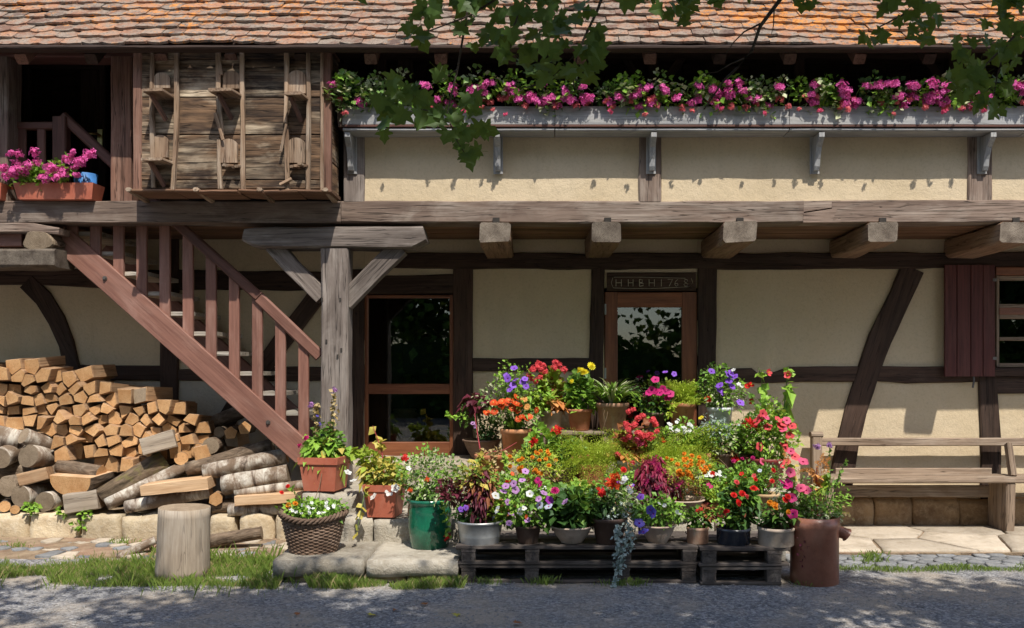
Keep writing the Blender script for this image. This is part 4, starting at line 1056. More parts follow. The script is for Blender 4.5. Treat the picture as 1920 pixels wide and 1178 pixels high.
bl = [wx(p, 6.0) for p in (878, 997, 1168, 1292)]
pallet('long weathered pallet on the gravel, bottom of the left stack', wx(864, 6), wx(1306, 6), 6.0, 6.56, .0, bl)
pallet('long weathered pallet carrying pots, top of the left stack', wx(856, 6), wx(1308, 6), 5.99, 6.55, .132, [b + U(-.01, .01) for b in bl])
bl = [wx(p, 5.95) for p in (1330, 1452)]
pallet('short weathered pallet on the gravel beside the brown pipe, bottom one', wx(1314, 5.95), wx(1466, 5.95), 5.95, 6.56, .0, bl)
pallet('short weathered pallet beside the brown pipe, upper one with stone pot', wx(1311, 5.95), wx(1480, 5.95), 5.94, 6.55, .132, bl)
# plank shelf against the wall for the top row
PS = thing('plank_shelf', 'grey plank shelf on blocks for the rear row of pots', 'shelf', (.8, 7.75, .68)); gm = MT['bench']
timber('plank', [(wx(1000, 7.7), 7.68, .925), (wx(1400, 7.7), 7.68, .925)], .15, .035, gm, PS, yhint=(0, 0, 1))
timber('plank', [(wx(1000, 7.7), 7.85, .925), (wx(1400, 7.7), 7.85, .925)], .15, .035, gm, PS, yhint=(0, 0, 1))
for x in (1012, 1140, 1260, 1385): timber('support', [(wx(x, 7.7), 7.77, .68), (wx(x, 7.7), 7.77, .905)], .1, .3, gm, PS)
PS2 = thing('low_plank', 'grey plank on stones for the middle row of pots', 'shelf', (.9, 7.0, .35))
timber('plank', [(wx(955, 6.9), 6.93, .445), (wx(1470, 6.9), 6.93, .445)], .16, .035, gm, PS2, yhint=(0, 0, 1))
for x in (970, 1130, 1300, 1455): timber('support', [(wx(x, 6.9), 6.93, .35), (wx(x, 6.9), 6.93, .427)], .1, .14, gm, PS2)
# ---------------------------------------------------------------- leaves, blades, fronds (numpy)
def unit(a): return a / np.maximum(np.linalg.norm(a, axis=1, keepdims=True), 1e-9)
def leaves(n, c, rad, size, aspect=.5, shell=.45, up=.35, droop=.25, jit=.6, flat=0.0):
    """n folded leaves through an ellipsoid; returns verts (5n,3), faces"""
    c = np.array(c, float); rad = np.array(rad, float)
    d = unit(NR.normal(size=(n, 3))); q = shell + (1 - shell) * NR.random((n, 1)) ** .5
    # lumpy outline
    lump = 1 + .22 * np.sin(d[:, :1] * 5 + c[0] * 9) * np.cos(d[:, 2:] * 4 + c[2] * 7)
    p = c + d * rad * q * lump
    dr = unit(d + NR.normal(size=(n, 3)) * jit + np.array([0, -.25, up]))
    nm = NR.normal(size=(n, 3)) * .5 + np.array([0, -.35, 1.0]); sd = unit(np.cross(dr, nm)); nm = unit(np.cross(sd, dr))
    L_ = size * NR.uniform(.65, 1.25, (n, 1)); w = L_ * aspect * .5
    b = p - dr * L_ * .3
    tip = b + dr * L_ - np.array([0, 0, 1.0]) * L_ * droop
    mid = b + dr * L_ * .5 - nm * L_ * .08
    v = np.stack([b, mid + sd * w + nm * L_ * .06, mid - sd * w + nm * L_ * .06, tip, mid], 1).reshape(-1, 3)
    o = (np.arange(n) * 5)[:, None]
    f = np.concatenate([o + np.array([[0, 4, 1]]), o + np.array([[0, 2, 4]]), o + np.array([[1, 4, 3]]), o + np.array([[4, 2, 3]])])
    return v, f
def join(parts):
    vs_, fs = [], []; b = 0
    for v, f in parts: vs_.append(v); fs.append(f + b); b += len(v)
    return np.concatenate(vs_), np.concatenate(fs)
def blades(n, c, spread, length, width, arch=.6, seg=5, lean=(0, 0)):
    """arching strap leaves from a tuft"""
    V = []; Fc = []; b = 0
    for i in range(n):
        a = U(0, 6.283); s = U(.25, 1) ** .7; out = Vector((math.cos(a), math.sin(a), 0)); l = length * U(.65, 1.1)
        p = Vector(c) + out * spread * s * .4; ang = math.radians(86 - 42 * s * U(.5, 1.1)); side = out.cross(Vector((0, 0, 1))) * width / 2
        for k in range(seg + 1):
            t = k / seg; w = (1 - t ** 2.2) * .95 + .02
            V += [tuple(p + side * w), tuple(p - side * w)]
            p = p + (out * math.cos(ang) + Vector((lean[0], lean[1], math.sin(ang)))) * l / seg; ang -= arch * 2.2 / seg * (1 + t)
        for k in range(seg): q = b + 2 * k; Fc += [(q, q + 1, q + 3), (q, q + 3, q + 2)]
        b += 2 * (seg + 1)
    return np.array(V), np.array(Fc)
def fronds(n, c, length, tilt=.7, dens=16, leaf=.013):
    """feathery asparagus-fern plumes: arching stalks with flat sprays of fine needles"""
    V = []; Fc = []
    for i in range(n):
        a = U(0, 6.283); out = Vector((math.cos(a), math.sin(a) * .8 - .15, 0)); l = length * U(.5, 1.05); ang = math.radians(U(8, 85)); p = Vector(c) + out * .02; roll = U(-.7, .7)
        for k in range(dens):
            t = k / dens; d = (out * math.cos(ang) + Vector((0, 0, math.sin(ang)))).normalized(); p = p + d * l / dens; ang -= tilt * 2.1 / dens
            side = (d.cross(Vector((0, 0, 1))).normalized() + Vector((0, 0, roll))).normalized(); lb = l * (.30 * math.sin(math.pi * min(1, t + .18)) ** .7 + .03)
            for sg in (-1, 1):
                bd = (side * sg + d * .7 + Vector((0, 0, U(-.15, .25)))).normalized()
                for m in range(6):
                    q0 = p + bd * lb * (m + .5) / 6
                    q = (bd * .8 + Vector((R.gauss(0, .8), R.gauss(0, .8), R.gauss(0, .6)))).normalized() * leaf * U(.8, 1.7); w = q.cross(Vector((.3, .7, .6))).normalized() * .0034
                    b = len(V); V += [tuple(q0 - w), tuple(q0 + w), tuple(q0 + q)]; Fc.append((b, b + 1, b + 2))
    return np.array(V), np.array(Fc)
def sprig(pts, r, mat_i=0, n=5): return pts, r

# ---------------------------------------------------------------- flower heads (local +Z faces outwards)
FM = {}
def petals(mb, n, r, w, z0, z1, m=0, off=0.0, c=(0, 0, 0)):
    for k in range(n):
        t = 2 * math.pi * k / n + off; u = Vector((math.cos(t), math.sin(t), 0)); s = Vector((-u.y, u.x, 0)); c_ = Vector(c)
        mb.add([c_ + u * r * .08 + Vector((0, 0, z0)), c_ + u * r * .62 + s * w + Vector((0, 0, (z0 + z1) / 2)), c_ + u * r + s * w * .45 + Vector((0, 0, z1)), c_ + u * r - s * w * .45 + Vector((0, 0, z1)), c_ + u * r * .62 - s * w + Vector((0, 0, (z0 + z1) / 2))], [(0, 4, 3, 2, 1)], m)
def flower(kind, col):
    if (kind, col) in FM: return FM[kind, col]
    mb = MB(); rr = random.Random(len(FM)); mats = [P[col], P['yellow']]
    if kind == 'petunia':                                       # r = 1 funnel, scaled on placing
        n = 15; rings = ((.10, -.55), (.22, -.12), (.62, .05), (1.0, .0)); v = []
        for j, (r, z) in enumerate(rings):
            for k in range(n):
                t = 2 * math.pi * k / n; q = r * (1 + (.10 * math.cos(5 * t) if j == 3 else 0)); v.append((q * math.cos(t), q * math.sin(t), z + (.08 * math.sin(5 * t) if j == 3 else 0)))
        mb.add(v, [(j * n + k, j * n + (k + 1) % n, (j + 1) * n + (k + 1) % n, (j + 1) * n + k) for j in range(1, 3) for k in range(n)], 0, True)
        mb.add(v[:2 * n], [(k, (k + 1) % n, n + (k + 1) % n, n + k) for k in range(n)], 1, True); mats = [P[col], P['purple' if col in ('violet', 'lilac', 'blue', 'magenta') else 'yellow' if col == 'white' else 'magenta']]
    elif kind == 'geranium':                                    # ball of florets
        for i in range(22):
            d = Vector((rr.gauss(0, 1), rr.gauss(0, 1), rr.gauss(.25, .75))).normalized(); c = d * rr.uniform(.3, .95); c.z *= .7; d = (d + Vector((rr.gauss(0, .4), rr.gauss(0, .4), rr.gauss(.2, .4)))).normalized(); x = d.orthogonal().normalized(); y = d.cross(x)
            for k in range(5):
                t = k * 1.2566 + i; u = x * math.cos(t) + y * math.sin(t); s = d.cross(u) * .15; g = rr.uniform(.75, 1.2)
                mb.add([c, c + u * .26 * g + s + d * .08, c + u * .5 * g + d * .02, c + u * .26 * g - s + d * .08], [(0, 3, 2, 1)])
    elif kind == 'daisy':
        petals(mb, 13, 1, .2, .05, .12); petals(mb, 11, .72, .18, .1, .25, 0, .2); mb.lathe([(.26, .12), (.22, .26), (.0, .3)], 8, 1); mats = [P[col], P['amber']]
    elif kind == 'dahlia':
        for j in range(5): petals(mb, 13 - j * 2, 1 - j * .19, .2 - j * .02, .04 + j * .1, .1 + j * .2, 0, j * .3)
    elif kind == 'marigold':
        for j in range(4): petals(mb, 9 - j, 1 - j * .2, .28, .05 + j * .15, .2 + j * .25, 0, j * .4)
    elif kind == 'floret':
        petals(mb, 5, 1, .45, 0, .15)
    elif kind == 'plume':                                       # celosia / amaranth
        for i in range(70):
            t = rr.random(); r = (.34 * (1 - t) ** .8 + .04) * rr.uniform(.4, 1); a = rr.uniform(0, 6.28); p = Vector((r * math.cos(a), r * math.sin(a), t * 2)); d = Vector((math.cos(a), math.sin(a), 1.2)).normalized()
            s = d.cross(Vector((rr.gauss(0, 1), rr.gauss(0, 1), rr.gauss(0, 1)))).normalized() * .05
            mb.add([p - s, p + s, p + d * .34], [(0, 1, 2)])
    elif kind == 'bell':                                        # mallow flower
        petals(mb, 5, 1, .5, -.2, .55); mb.lathe([(.1, 0), (.12, .5), (0, .7)], 6, 1)
    FM[kind, col] = mb.mesh(kind + '_flower', mats); return FM[kind, col]
FS_ = dict(petunia=.84, dahlia=.86, geranium=.86, daisy=.8, floret=.85)
def put_flower(parent, kind, col, p, r, face=None, name='flower'):
    r *= FS_.get(kind, 1.0)
    d = Vector(face) if face else Vector((U(-.6, .6), U(-1.1, -.2), U(.1, 1.0)))
    return obj(name, flower(kind, col), parent, zframe(d, p, U(0, 6)) @ Matrix.Scale(r, 4))

# ---------------------------------------------------------------- pots (local z up, base at 0)
def pot_round(r, h, base=.72, rim=.16, wob=.0, lip=1.0):
    """profile of a rimmed flower pot of top radius r and height h"""
    a = r * base; t = r * .1; rh = h * rim
    return [(a * .94, 0), (a, .006), (r * .92, h - rh), (r * 1.0 * lip, h - rh + .003), (r * 1.02 * lip, h - .006), (r * 1.0 * lip, h), (r - t, h), (r - t * 1.3, h - .03), (a * .8, .05)]
def pot_bowl(r, h, base=.5): return [(r * base, 0), (r * (base + .05), .01), (r * .80, h * .52), (r * .95, h * .88), (r * 1.04, h * .92), (r * 1.04, h), (r * .96, h), (r * .9, h * .8), (r * .5, h * .2)]
def pot_tub(r, h): return [(r * .84, 0), (r * .85, .008), (r * .9, h * .3), (r * .905, h * .34), (r * .9, h * .38), (r * .985, h - .02), (r * 1.03, h - .014), (r * 1.03, h), (r * .97, h), (r * .95, h - .03), (r * .7, .04)]
def pot_cyl(r, h): return [(r * .97, 0), (r, .006), (r * 1.0, h * .8), (r * 1.05, h * .84), (r * 1.05, h), (r * .95, h), (r * .93, h * .8), (r * .7, .04)]
def pot_jar(r, h): return [(r * .78, 0), (r * .84, .01), (r * .97, h * .45), (r * .98, h * .8), (r * .94, h * .9), (r * 1.03, h * .94), (r * 1.03, h), (r * .93, h), (r * .9, h * .8), (r * .6, .05)]
def square_pot(r, h, parent, mat, Mx, sy=1.0):
    mb = MB(); a = r * .8
    for (x0, x1, z0, z1) in ((a, r * .96, 0, h * .8), (r * 1.02, r * 1.04, h * .8, h)):
        v = [(-x0, -x0 * sy, z0), (x0, -x0 * sy, z0), (x0, x0 * sy, z0), (-x0, x0 * sy, z0), (-x1, -x1 * sy, z1), (x1, -x1 * sy, z1), (x1, x1 * sy, z1), (-x1, x1 * sy, z1)]
        mb.add(v, [(0, 1, 5, 4), (1, 2, 6, 5), (2, 3, 7, 6), (3, 0, 4, 7), (3, 2, 1, 0)])
    i = r * .92; o = r * 1.04
    v = [(-o, -o * sy, h), (o, -o * sy, h), (o, o * sy, h), (-o, o * sy, h), (-i, -i * sy, h), (i, -i * sy, h), (i, i * sy, h), (-i, i * sy, h), (-i, -i * sy, h - .04), (i, -i * sy, h - .04), (i, i * sy, h - .04), (-i, i * sy, h - .04)]
    mb.add(v, [(0, 1, 5, 4), (1, 2, 6, 5), (2, 3, 7, 6), (3, 0, 4, 7), (4, 5, 9, 8), (5, 6, 10, 9), (6, 7, 11, 10), (7, 4, 8, 11)])
    return mb.build('pot', mat, parent, Mx)
def soil(parent, r, z, Mx, mat='soil', sy=1.0):
    mb = MB(); n = 20
    v = [(r * math.cos(6.283 * k / n), r * sy * math.sin(6.283 * k / n), z) for k in range(n)] + [(0, 0, z + .012)]
    mb.add(v, [(k, (k + 1) % n, n) for k in range(n)]); return mb.build('soil', MT[mat], parent, Mx)
PG = 'potted plants in front of the house'
def potted(name, label, cx, base, Y, w, h, shape, mat, parts_, cat='potted plant', soilmat='soil', wicker=False, z=None, sy=1.0, soil_on=True):
    """cx: photo x of the pot axis, Y: its depth, z: what it stands on, w/h in photo pixels at that depth.
    parts_: list of (kind, args...) with offsets (dx, dz) in photo pixels measured from the pot rim"""
    s = Y / F; z = wz(base, Y) if z is None else z; loc = Vector((wx(cx, Y), Y, z)); r = w * s / 2; hh = h * s
    o = thing(name, label, cat, loc, PG); Mx = T(loc) @ Matrix.Rotation(U(-.3, .3), 4, 'Z'); top = loc + Vector((0, 0, hh))
    prof = dict(round=pot_round, bowl=pot_bowl, tub=pot_tub, cyl=pot_cyl, jar=pot_jar)
    if shape == 'square': square_pot(r, hh, o, MT[mat], Mx, sy)
    elif shape == 'basket': basket(o, r, hh, Mx)
    else:
        mb = MB(); mb.lathe(prof[shape](r, hh), 30, 0, True, .004, 1, sy); mb.build('pot', MT[mat], o, Mx)
    if soil_on: soil(o, r * .9, hh - .03, Mx, soilmat, sy)
    def at(dx, dz, dy=0.0): return top + Vector((dx * s, dy, dz * s))
    for p in parts_:
        k, a = p[0], p[1:]
        if k == 'bush':                                      # mat, n, dx, dz, rx, rz, size_px, [aspect, up, droop]
            m, n, dx, dz, rx, rz, sz = a[:7]; asp, up_, dr = (list(a[7:]) + [.55, .35, .25][len(a) - 7:])
            v, f = leaves(int(n * 2.3), at(dx, dz + rz * .1), (rx * 1.22 * s, min(rx, 48) * s * .9, rz * 1.25 * s), sz * s, asp, .3, up_, dr)
            tag(mk('foliage', v - np.array(loc), f, LF[m], o, T(loc)), kind='stuff')
            mb = MB()
            for i in range(5): mb.tube([at(U(-.1, .1) * w, -2), at(dx * .5 + U(-.2, .2) * rx, dz * .5), at(dx + U(-.5, .5) * rx, dz + U(-.1, .5) * rz, U(-.4, .2) * rx * s)], [.004, .003, .002], 5)
            tag(mb.build('stems', MT['stem'], o), kind='stuff')
        elif k == 'blades':
            m, n, dx, dz, sp, ln, wd, arch_ = a; v, f = blades(n, at(dx, dz), sp * s, ln * s, wd * s, arch_)
            tag(mk('foliage', v - np.array(loc), f, LF[m], o, T(loc)), kind='stuff')
        elif k == 'fern':
            n, dx, dz, ln = a[:4]; v, f = fronds(int(n * 1.7), at(dx, dz), ln * s * 1.25, *(a[4:])); tag(mk('fronds', v - np.array(loc), f, LF['feather'], o, T(loc)), kind='stuff')
        elif k == 'fl':                                      # kind, colour, n, dx, dz, rx, rz, radius_px
            fk, col, n, dx, dz, rx, rz, rp = a[:8]
            for i in range(n):
                t = U(0, 6.283); q = math.sqrt(R.random()); yy = -math.sqrt(max(0, 1 - q * q)) * min(rx, 45) * s * 1.0 - .03
                put_flower(o, fk, col, at(dx + rx * q * math.cos(t), dz + rz * q * math.sin(t), yy - .01), rp * s * U(.85, 1.15), face=a[8] if len(a) > 8 else None)
        elif k == 'fat':                                     # flowers at listed spots: kind, colour, radius, [(dx,dz)...], dy
            fk, col, rp, spots = a[:4]; dy = a[4] if len(a) > 4 else -.15
            for dx, dz in spots: put_flower(o, fk, col, at(dx, dz, dy + U(-.02, .02)), rp * s * U(.9, 1.1))
        elif k == 'stem':                                    # mat, r, [(dx,dz,dy)...]
            m, r_, q = a; mb = MB(); mb.tube([at(x_, z_, y_) for x_, z_, y_ in q], [r_ * (1 - .6 * i / (len(q) - 1)) for i in range(len(q))], 6); mb.build('stem', MT[m], o)
        elif k == 'trail':                                   # mat, n, [(dx,dz,dy)...], spread, size
            m, n, q, sp, sz = a; P_ = []
            for i in range(n):
                t = R.random() * (len(q) - 1); j = min(int(t), len(q) - 2); u = t - j
                c = Vector(at(*q[j])).lerp(Vector(at(*q[j + 1])), u); P_.append(leaves(1, c, (sp * s * U(0, 1),) * 3, sz * s, .8, .2, -.2, .1))
            v, f = join(P_); tag(mk('trailing_foliage', v - np.array(loc), f, LF[m], o, T(loc)), kind='stuff')
    return o
def basket(o, r, h, Mx):
    n = 34; rows = 21; mb = MB()
    rad = lambda t: r * (.70 + .30 * t ** .9)
    for k in range(n):
        a = 6.283 * k / n; mb.tube([(rad(t) * math.cos(a), rad(t) * .8 * math.sin(a), h * t) for t in (0, .25, .5, .75, .98)], .0055, 5, cap=False)
    mb.build('uprights', MT['wicker'], o, Mx); mb = MB()
    for j in range(rows):
        t = (j + .5) / rows * .92; pts = []
        for k in range(n * 2 + 1): a = 3.1416 * k / n; q = rad(t) + .007 * math.cos(math.pi * (k / 2 + j)) * (1 if True else 0); pts.append((q * math.cos(a), q * .8 * math.sin(a), h * t))
        mb.tube(pts, h / rows * .50, 5, cap=False)
    mb.build('weave', MT['wicker'], o, Mx); mb = MB()
    for ph in (0, 2.09, 4.19):
        pts = []
        for k in range(91): a = 6.2832 * k / 90; q = rad(1) + .016 * math.cos(a * 13 + ph); pts.append((q * math.cos(a), q * .8 * math.sin(a), h * .95 + .016 * math.sin(a * 13 + ph) + .02 * math.cos(2 * a)))
        mb.tube(pts, .0115, 6, cap=False)
    mb.build('braided_rim', MT['wicker'], o, Mx)
    mb = MB(); mb.lathe([(.01, .012), (r * .7, .012), (r * .93, h * .8)], 24, 0, True, 0, 1, .8); mb.build('lining', MT['soil'], o, Mx)
# ---------------------------------------------------------------- the pots, left to right, row by row
n_ = 'potted_plant'
# on the stone steps at the left
potted(n_, 'square terracotta planter with tall pink spider flowers beside the corner post', 610, 917, 6.96, 74, 62, 'square', 'red_plastic', [
    ('bush', 'bright', 90, -6, 8, 34, 26, 22, .7, -.1, .5), ('bush', 'mixyellow', 46, 6, -8, 30, 30, 24, .6, -.4, .7), ('bush', 'green', 60, 2, 26, 26, 26, 15),
    ('stem', 'stem', .005, [(-14, 0, 0), (-18, 50, 0), (-16, 100, 0)]), ('stem', 'stem', .005, [(10, 0, 0), (14, 60, 0), (16, 122, 0)]), ('stem', 'brownstem', .004, [(0, 0, 0), (4, -50, -.25), (-10, -95, -.3)]),
    ('trail', 'straw', 60, [(-16, 40, 0), (-17, 100, 0)], 10, 9), ('trail', 'straw', 70, [(14, 40, 0), (16, 120, 0)], 10, 9), ('trail', 'green', 40, [(-16, 30, 0), (15, 60, 0)], 16, 12),
    ('fat', 'geranium', 'lilac', 7, [(-26, 96), (16, 124)], 0), ('fat', 'petunia', 'blue', 4, [(-10, 60), (-14, 76), (-6, 40)], 0), ('fat', 'dahlia', 'magenta', 7, [(-26, 36), (-36, 22)])])
potted(n_, 'square terracotta planter with yellowing sprawling leaves on the middle step', 722, 966, 6.72, 64, 60, 'square', 'red_plastic', [
    ('bush', 'mixyellow', 110, -2, 14, 36, 26, 18, .6), ('bush', 'yellow', 40, -6, 20, 34, 26, 19, .6, -.1, .5), ('bush', 'lime', 30, -30, 40, 16, 20, 18, .5),
    ('stem', 'redstem', .006, [(0, 0, 0), (-6, 60, 0), (-22, 108, -.02)]), ('stem', 'redstem', .005, [(-6, 0, 0), (-40, 50, 0), (-56, 66, -.02)]),
    ('trail', 'yellow', 16, [(-6, 60, 0), (-24, 110, 0)], 14, 18), ('trail', 'lime', 18, [(-40, 50, 0), (-58, 66, 0)], 16, 18), ('stem', 'stem', .004, [(-30, 0, -.1), (-34, -50, -.25), (-40, -90, -.3)]),
    ('trail', 'mixyellow', 9, [(-30, -10, -.15), (-40, -90, -.3)], 14, 16), ('fat', 'floret', 'white', 9, [(-62, 24), (-14, -20), (14, -12), (26, -4), (-50, 10)], -.16)])
potted(n_, 'tall glossy green glazed pot with pale variegated bush and one red flower', 806, 1026, 6.45, 84, 92, 'jar', 'green_glaze', [
    ('bush', 'vari', 330, 6, 34, 52, 42, 11, .5), ('bush', 'bright', 170, -8, 44, 46, 40, 10, .5), ('bush', 'vari', 110, 26, 2, 36, 24, 11, .5, -.1, .5), ('bush', 'green', 60, -10, 4, 34, 20, 12),
    ('fat', 'geranium', 'red', 8, [(-42, 78), (38, -66)], -.15), ('fat', 'floret', 'white', 6, [(-34, 60)]), ('trail', 'bright', 40, [(30, 0, -.16), (40, -60, -.16)], 8, 8), ('fat', 'geranium', 'flame', 6, [(-30, 20), (0, 40)])])
potted('flower_basket', 'oval brown wicker basket with small white flowers on the bottom step', 588, 1034, 6.27, 118, 72, 'basket', 'wicker', [
    ('bush', 'bright', 190, 0, 6, 50, 16, 11, .55), ('bush', 'green', 110, 14, 2, 44, 14, 12), ('fl', 'floret', 'white', 22, 6, 14, 46, 12, 4), ('fat', 'marigold', 'orange', 6, [(-38, 18), (-26, 22)], -.1),
    ('stem', 'stem', .004, [(-20, 0, 0), (-28, 30, 0), (-40, 46, 0)]), ('trail', 'bright', 14, [(-20, 8, 0), (-44, 48, 0)], 12, 15), ('fat', 'dahlia', 'red', 6, [(-44, 52), (-56, 40)], -.05)], cat='flower basket')
# front row on the pallets
zp = .132 + .131
potted(n_, 'grey zinc tub with dark red amaranth and lime leaves on the pallet', 900, 0, 6.14, 86, 42, 'tub', 'zinc', [
    ('bush', 'dark', 70, -24, 10, 22, 14, 15), ('bush', 'lime', 90, 30, 16, 22, 18, 13, .6), ('bush', 'burg', 110, 0, 42, 20, 40, 22, .4, -.3, .5), ('bush', 'bronze', 70, 4, 66, 24, 30, 18, .35, -.2, .5),
    ('bush', 'mixyellow', 70, -8, 84, 34, 22, 15), ('bush', 'burg', 70, -52, 54, 24, 20, 17, .5), ('fl', 'petunia', 'violet', 2, -30, 26, 14, 8, 7)], z=zp)
potted(n_, 'brown pot with pale lilac and white petunias on the pallet', 990, 0, 6.12, 52, 34, 'round', 'brownpot', [
    ('bush', 'bright', 210, -12, 40, 48, 42, 13, .55), ('bush', 'green', 130, 6, 26, 46, 34, 15), ('fat', 'petunia', 'lilac', 8, [(-44, 68), (-36, 48), (-30, 26), (-22, 70), (-4, 104), (20, 54), (-10, 88), (-26, 82), (-40, 78), (0, 16), (-34, 10)]),
    ('fat', 'petunia', 'white', 9, [(4, 64), (-14, 30), (-8, 38), (-56, 34), (-58, 60)]), ('fat', 'petunia', 'paleblue', 9, [(38, 40), (22, 42)]), ('fat', 'petunia', 'magenta', 8, [(18, 88), (22, 80)]), ('fat', 'floret', 'flame', 5, [(-2, 22), (-28, 100)])], z=zp)
potted(n_, 'wide beige clay bowl with dark green leaves and a bright magenta flower', 1072, 0, 6.14, 80, 32, 'bowl', 'beige', [
    ('bush', 'dark', 170, 0, 26, 44, 28, 22, .85), ('bush', 'green', 70, 4, 34, 40, 24, 20, .85), ('fat', 'dahlia', 'magenta', 11, [(-32, 70)]), ('fat', 'petunia', 'purple', 11, [(-42, 52)]), ('fat', 'petunia', 'lilac', 8, [(-14, 50), (-52, 66)]), ('bush', 'bronze', 14, 36, 34, 10, 8, 14)], z=zp)
potted(n_, 'dark pot with long silver trailing foliage hanging over the pallet', 1142, 0, 6.12, 68, 48, 'round', 'brownpot', [
    ('bush', 'silver', 170, 14, -6, 32, 26, 8, .9, 0, .1), ('trail', 'silver', 150, [(10, -10, -.18), (14, -50, -.22), (10, -90, -.24)], 14, 8), ('trail', 'silver', 120, [(28, -10, -.18), (22, -60, -.24), (6, -104, -.25), (-4, -126, -.25)], 8, 8),
    ('trail', 'silver', 60, [(34, -4, -.18), (36, -50, -.2)], 9, 8), ('bush', 'vari', 130, 16, 30, 34, 24, 11), ('bush', 'dark', 70, -14, 28, 28, 22, 16), ('fat', 'geranium', 'red', 11, [(-18, 52), (2, 70)]), ('fat', 'geranium', 'flame', 11, [(-2, 66), (12, 66), (8, 78)]), ('fat', 'floret', 'white', 7, [(22, 70), (32, 60), (36, 54), (26, 76)])], z=zp)
potted(n_, 'round beige bowl with deep blue petunias, right of the silver trailer', 1233, 0, 6.14, 68, 34, 'bowl', 'beige', [
    ('bush', 'bright', 110, 14, 22, 36, 22, 11), ('bush', 'green', 130, -8, 22, 38, 26, 13), ('fat', 'petunia', 'blue', 11, [(-14, 26), (-18, 32), (-38, 8), (-32, -6)]), ('fat', 'petunia', 'violet', 8, [(-36, 56)]), ('fat', 'floret', 'white', 5, [(30, 30), (-2, 44), (36, 24), (8, 40)])], z=zp)
potted(n_, 'small limed terracotta pot with reddish seedlings on the pallet', 1308, 0, 6.12, 40, 30, 'cyl', 'terra_old', [
    ('bush', 'green', 60, 0, 16, 20, 16, 14), ('bush', 'bronze', 30, 18, 22, 16, 14, 13), ('fat', 'floret', 'red', 6, [(-2, 40), (-6, 36)]), ('bush', 'vari', 16, -26, 20, 12, 10, 12)], z=zp)
potted(n_, 'blue-black glazed bowl with lush leaves and red impatiens', 1375, 0, 6.1, 62, 30, 'cyl', 'black_glaze', [
    ('bush', 'bright', 90, -12, 24, 28, 22, 12), ('bush', 'dark', 90, 14, 36, 30, 34, 21, .6), ('bush', 'green', 50, 20, 60, 20, 22, 22, .5), ('fat', 'dahlia', 'red', 8, [(0, 52), (-22, 36), (8, 68), (-8, 66), (28, 78)]), ('fat', 'dahlia', 'coral', 7, [(14, 64), (-4, 90)])], z=zp)
potted(n_, 'stone coloured round pot with dark rosettes and orange flowers on the pallet end', 1455, 0, 6.05, 66, 34, 'cyl', 'stonepot', [
    ('blades', 'dark', 46, -8, 0, 16, 42, 13, .7), ('bush', 'green', 60, 12, 26, 30, 20, 18, .45), ('fat', 'marigold', 'orange', 6, [(-22, 50), (-12, 46), (10, 34), (-14, 42)]), ('bush', 'burg', 90, 44, 0, 20, 26, 10), ('trail', 'burg', 50, [(40, -6, -.08), (44, -50, -.1), (48, -64, -.1)], 12, 8)], z=zp)
# the brown stoneware pipe at the right end
PBs = potted('pipe_planter', 'tall brown salt-glazed stoneware pipe with orange celosia and pink petunias', 1527, 0, 6.06, 88, 124, 'cyl', 'rust', [
    ('bush', 'bright', 200, 16, 28, 44, 26, 10, .35), ('bush', 'vari', 160, 6, 6, 42, 16, 9), ('bush', 'green', 110, -30, 20, 30, 26, 12), ('bush', 'vari', 90, -36, 44, 34, 30, 9),
    ('stem', 'redstem', .006, [(6, 0, 0), (4, 50, 0), (4, 90, 0)]), ('stem', 'redstem', .006, [(-34, 0, 0), (-42, 50, 0), (-44, 90, 0)]),
    ('fat', 'plume', 'amber', 15, [(2, 94), (10, 84), (-6, 82), (16, 96), (2, 72), (22, 82), (-44, 92), (-40, 78)], .0), ('trail', 'mixyellow', 40, [(-42, 40, 0), (-44, 96, 0)], 14, 15), ('trail', 'orangeleaf', 24, [(4, 40, 0), (4, 92, 0)], 18, 17), ('trail', 'lime', 24, [(10, 50, 0), (30, 70, 0)], 18, 15),
    ('stem', 'stem', .004, [(20, 0, 0), (30, 70, 0), (28, 128, 0)]), ('stem', 'stem', .004, [(20, 0, 0), (46, 70, 0), (60, 108, 0)]), ('trail', 'green', 30, [(24, 40, 0), (29, 124, 0)], 7, 9), ('trail', 'green', 26, [(36, 50, 0), (58, 104, 0)], 6, 9), ('fat', 'geranium', 'lilac', 8, [(4, 130), (30, 132)], 0),
    ('fat', 'petunia', 'rosy', 11, [(-38, 58), (-56, 86), (-32, 106), (-28, 54)]), ('fat', 'petunia', 'magenta', 11, [(-62, 62), (-58, 66), (-70, 68), (-54, 40), (-52, 10)]), ('fat', 'dahlia', 'red', 8, [(-66, 36), (-62, 42)]), ('trail', 'straw', 24, [(40, 20, 0), (66, -4, -.1)], 8, 9)], z=0.0, cat='planter')
mb = MB(); a = Vector((wx(1527, 6.06), 6.06, 0)); mb.tube([a + Vector((.15, 0, .36)), a + Vector((.21, -.01, .34)), a + Vector((.225, -.01, .33))], [.045, .04, .05], 12); mb.build('spout', MT['rust'], PBs)
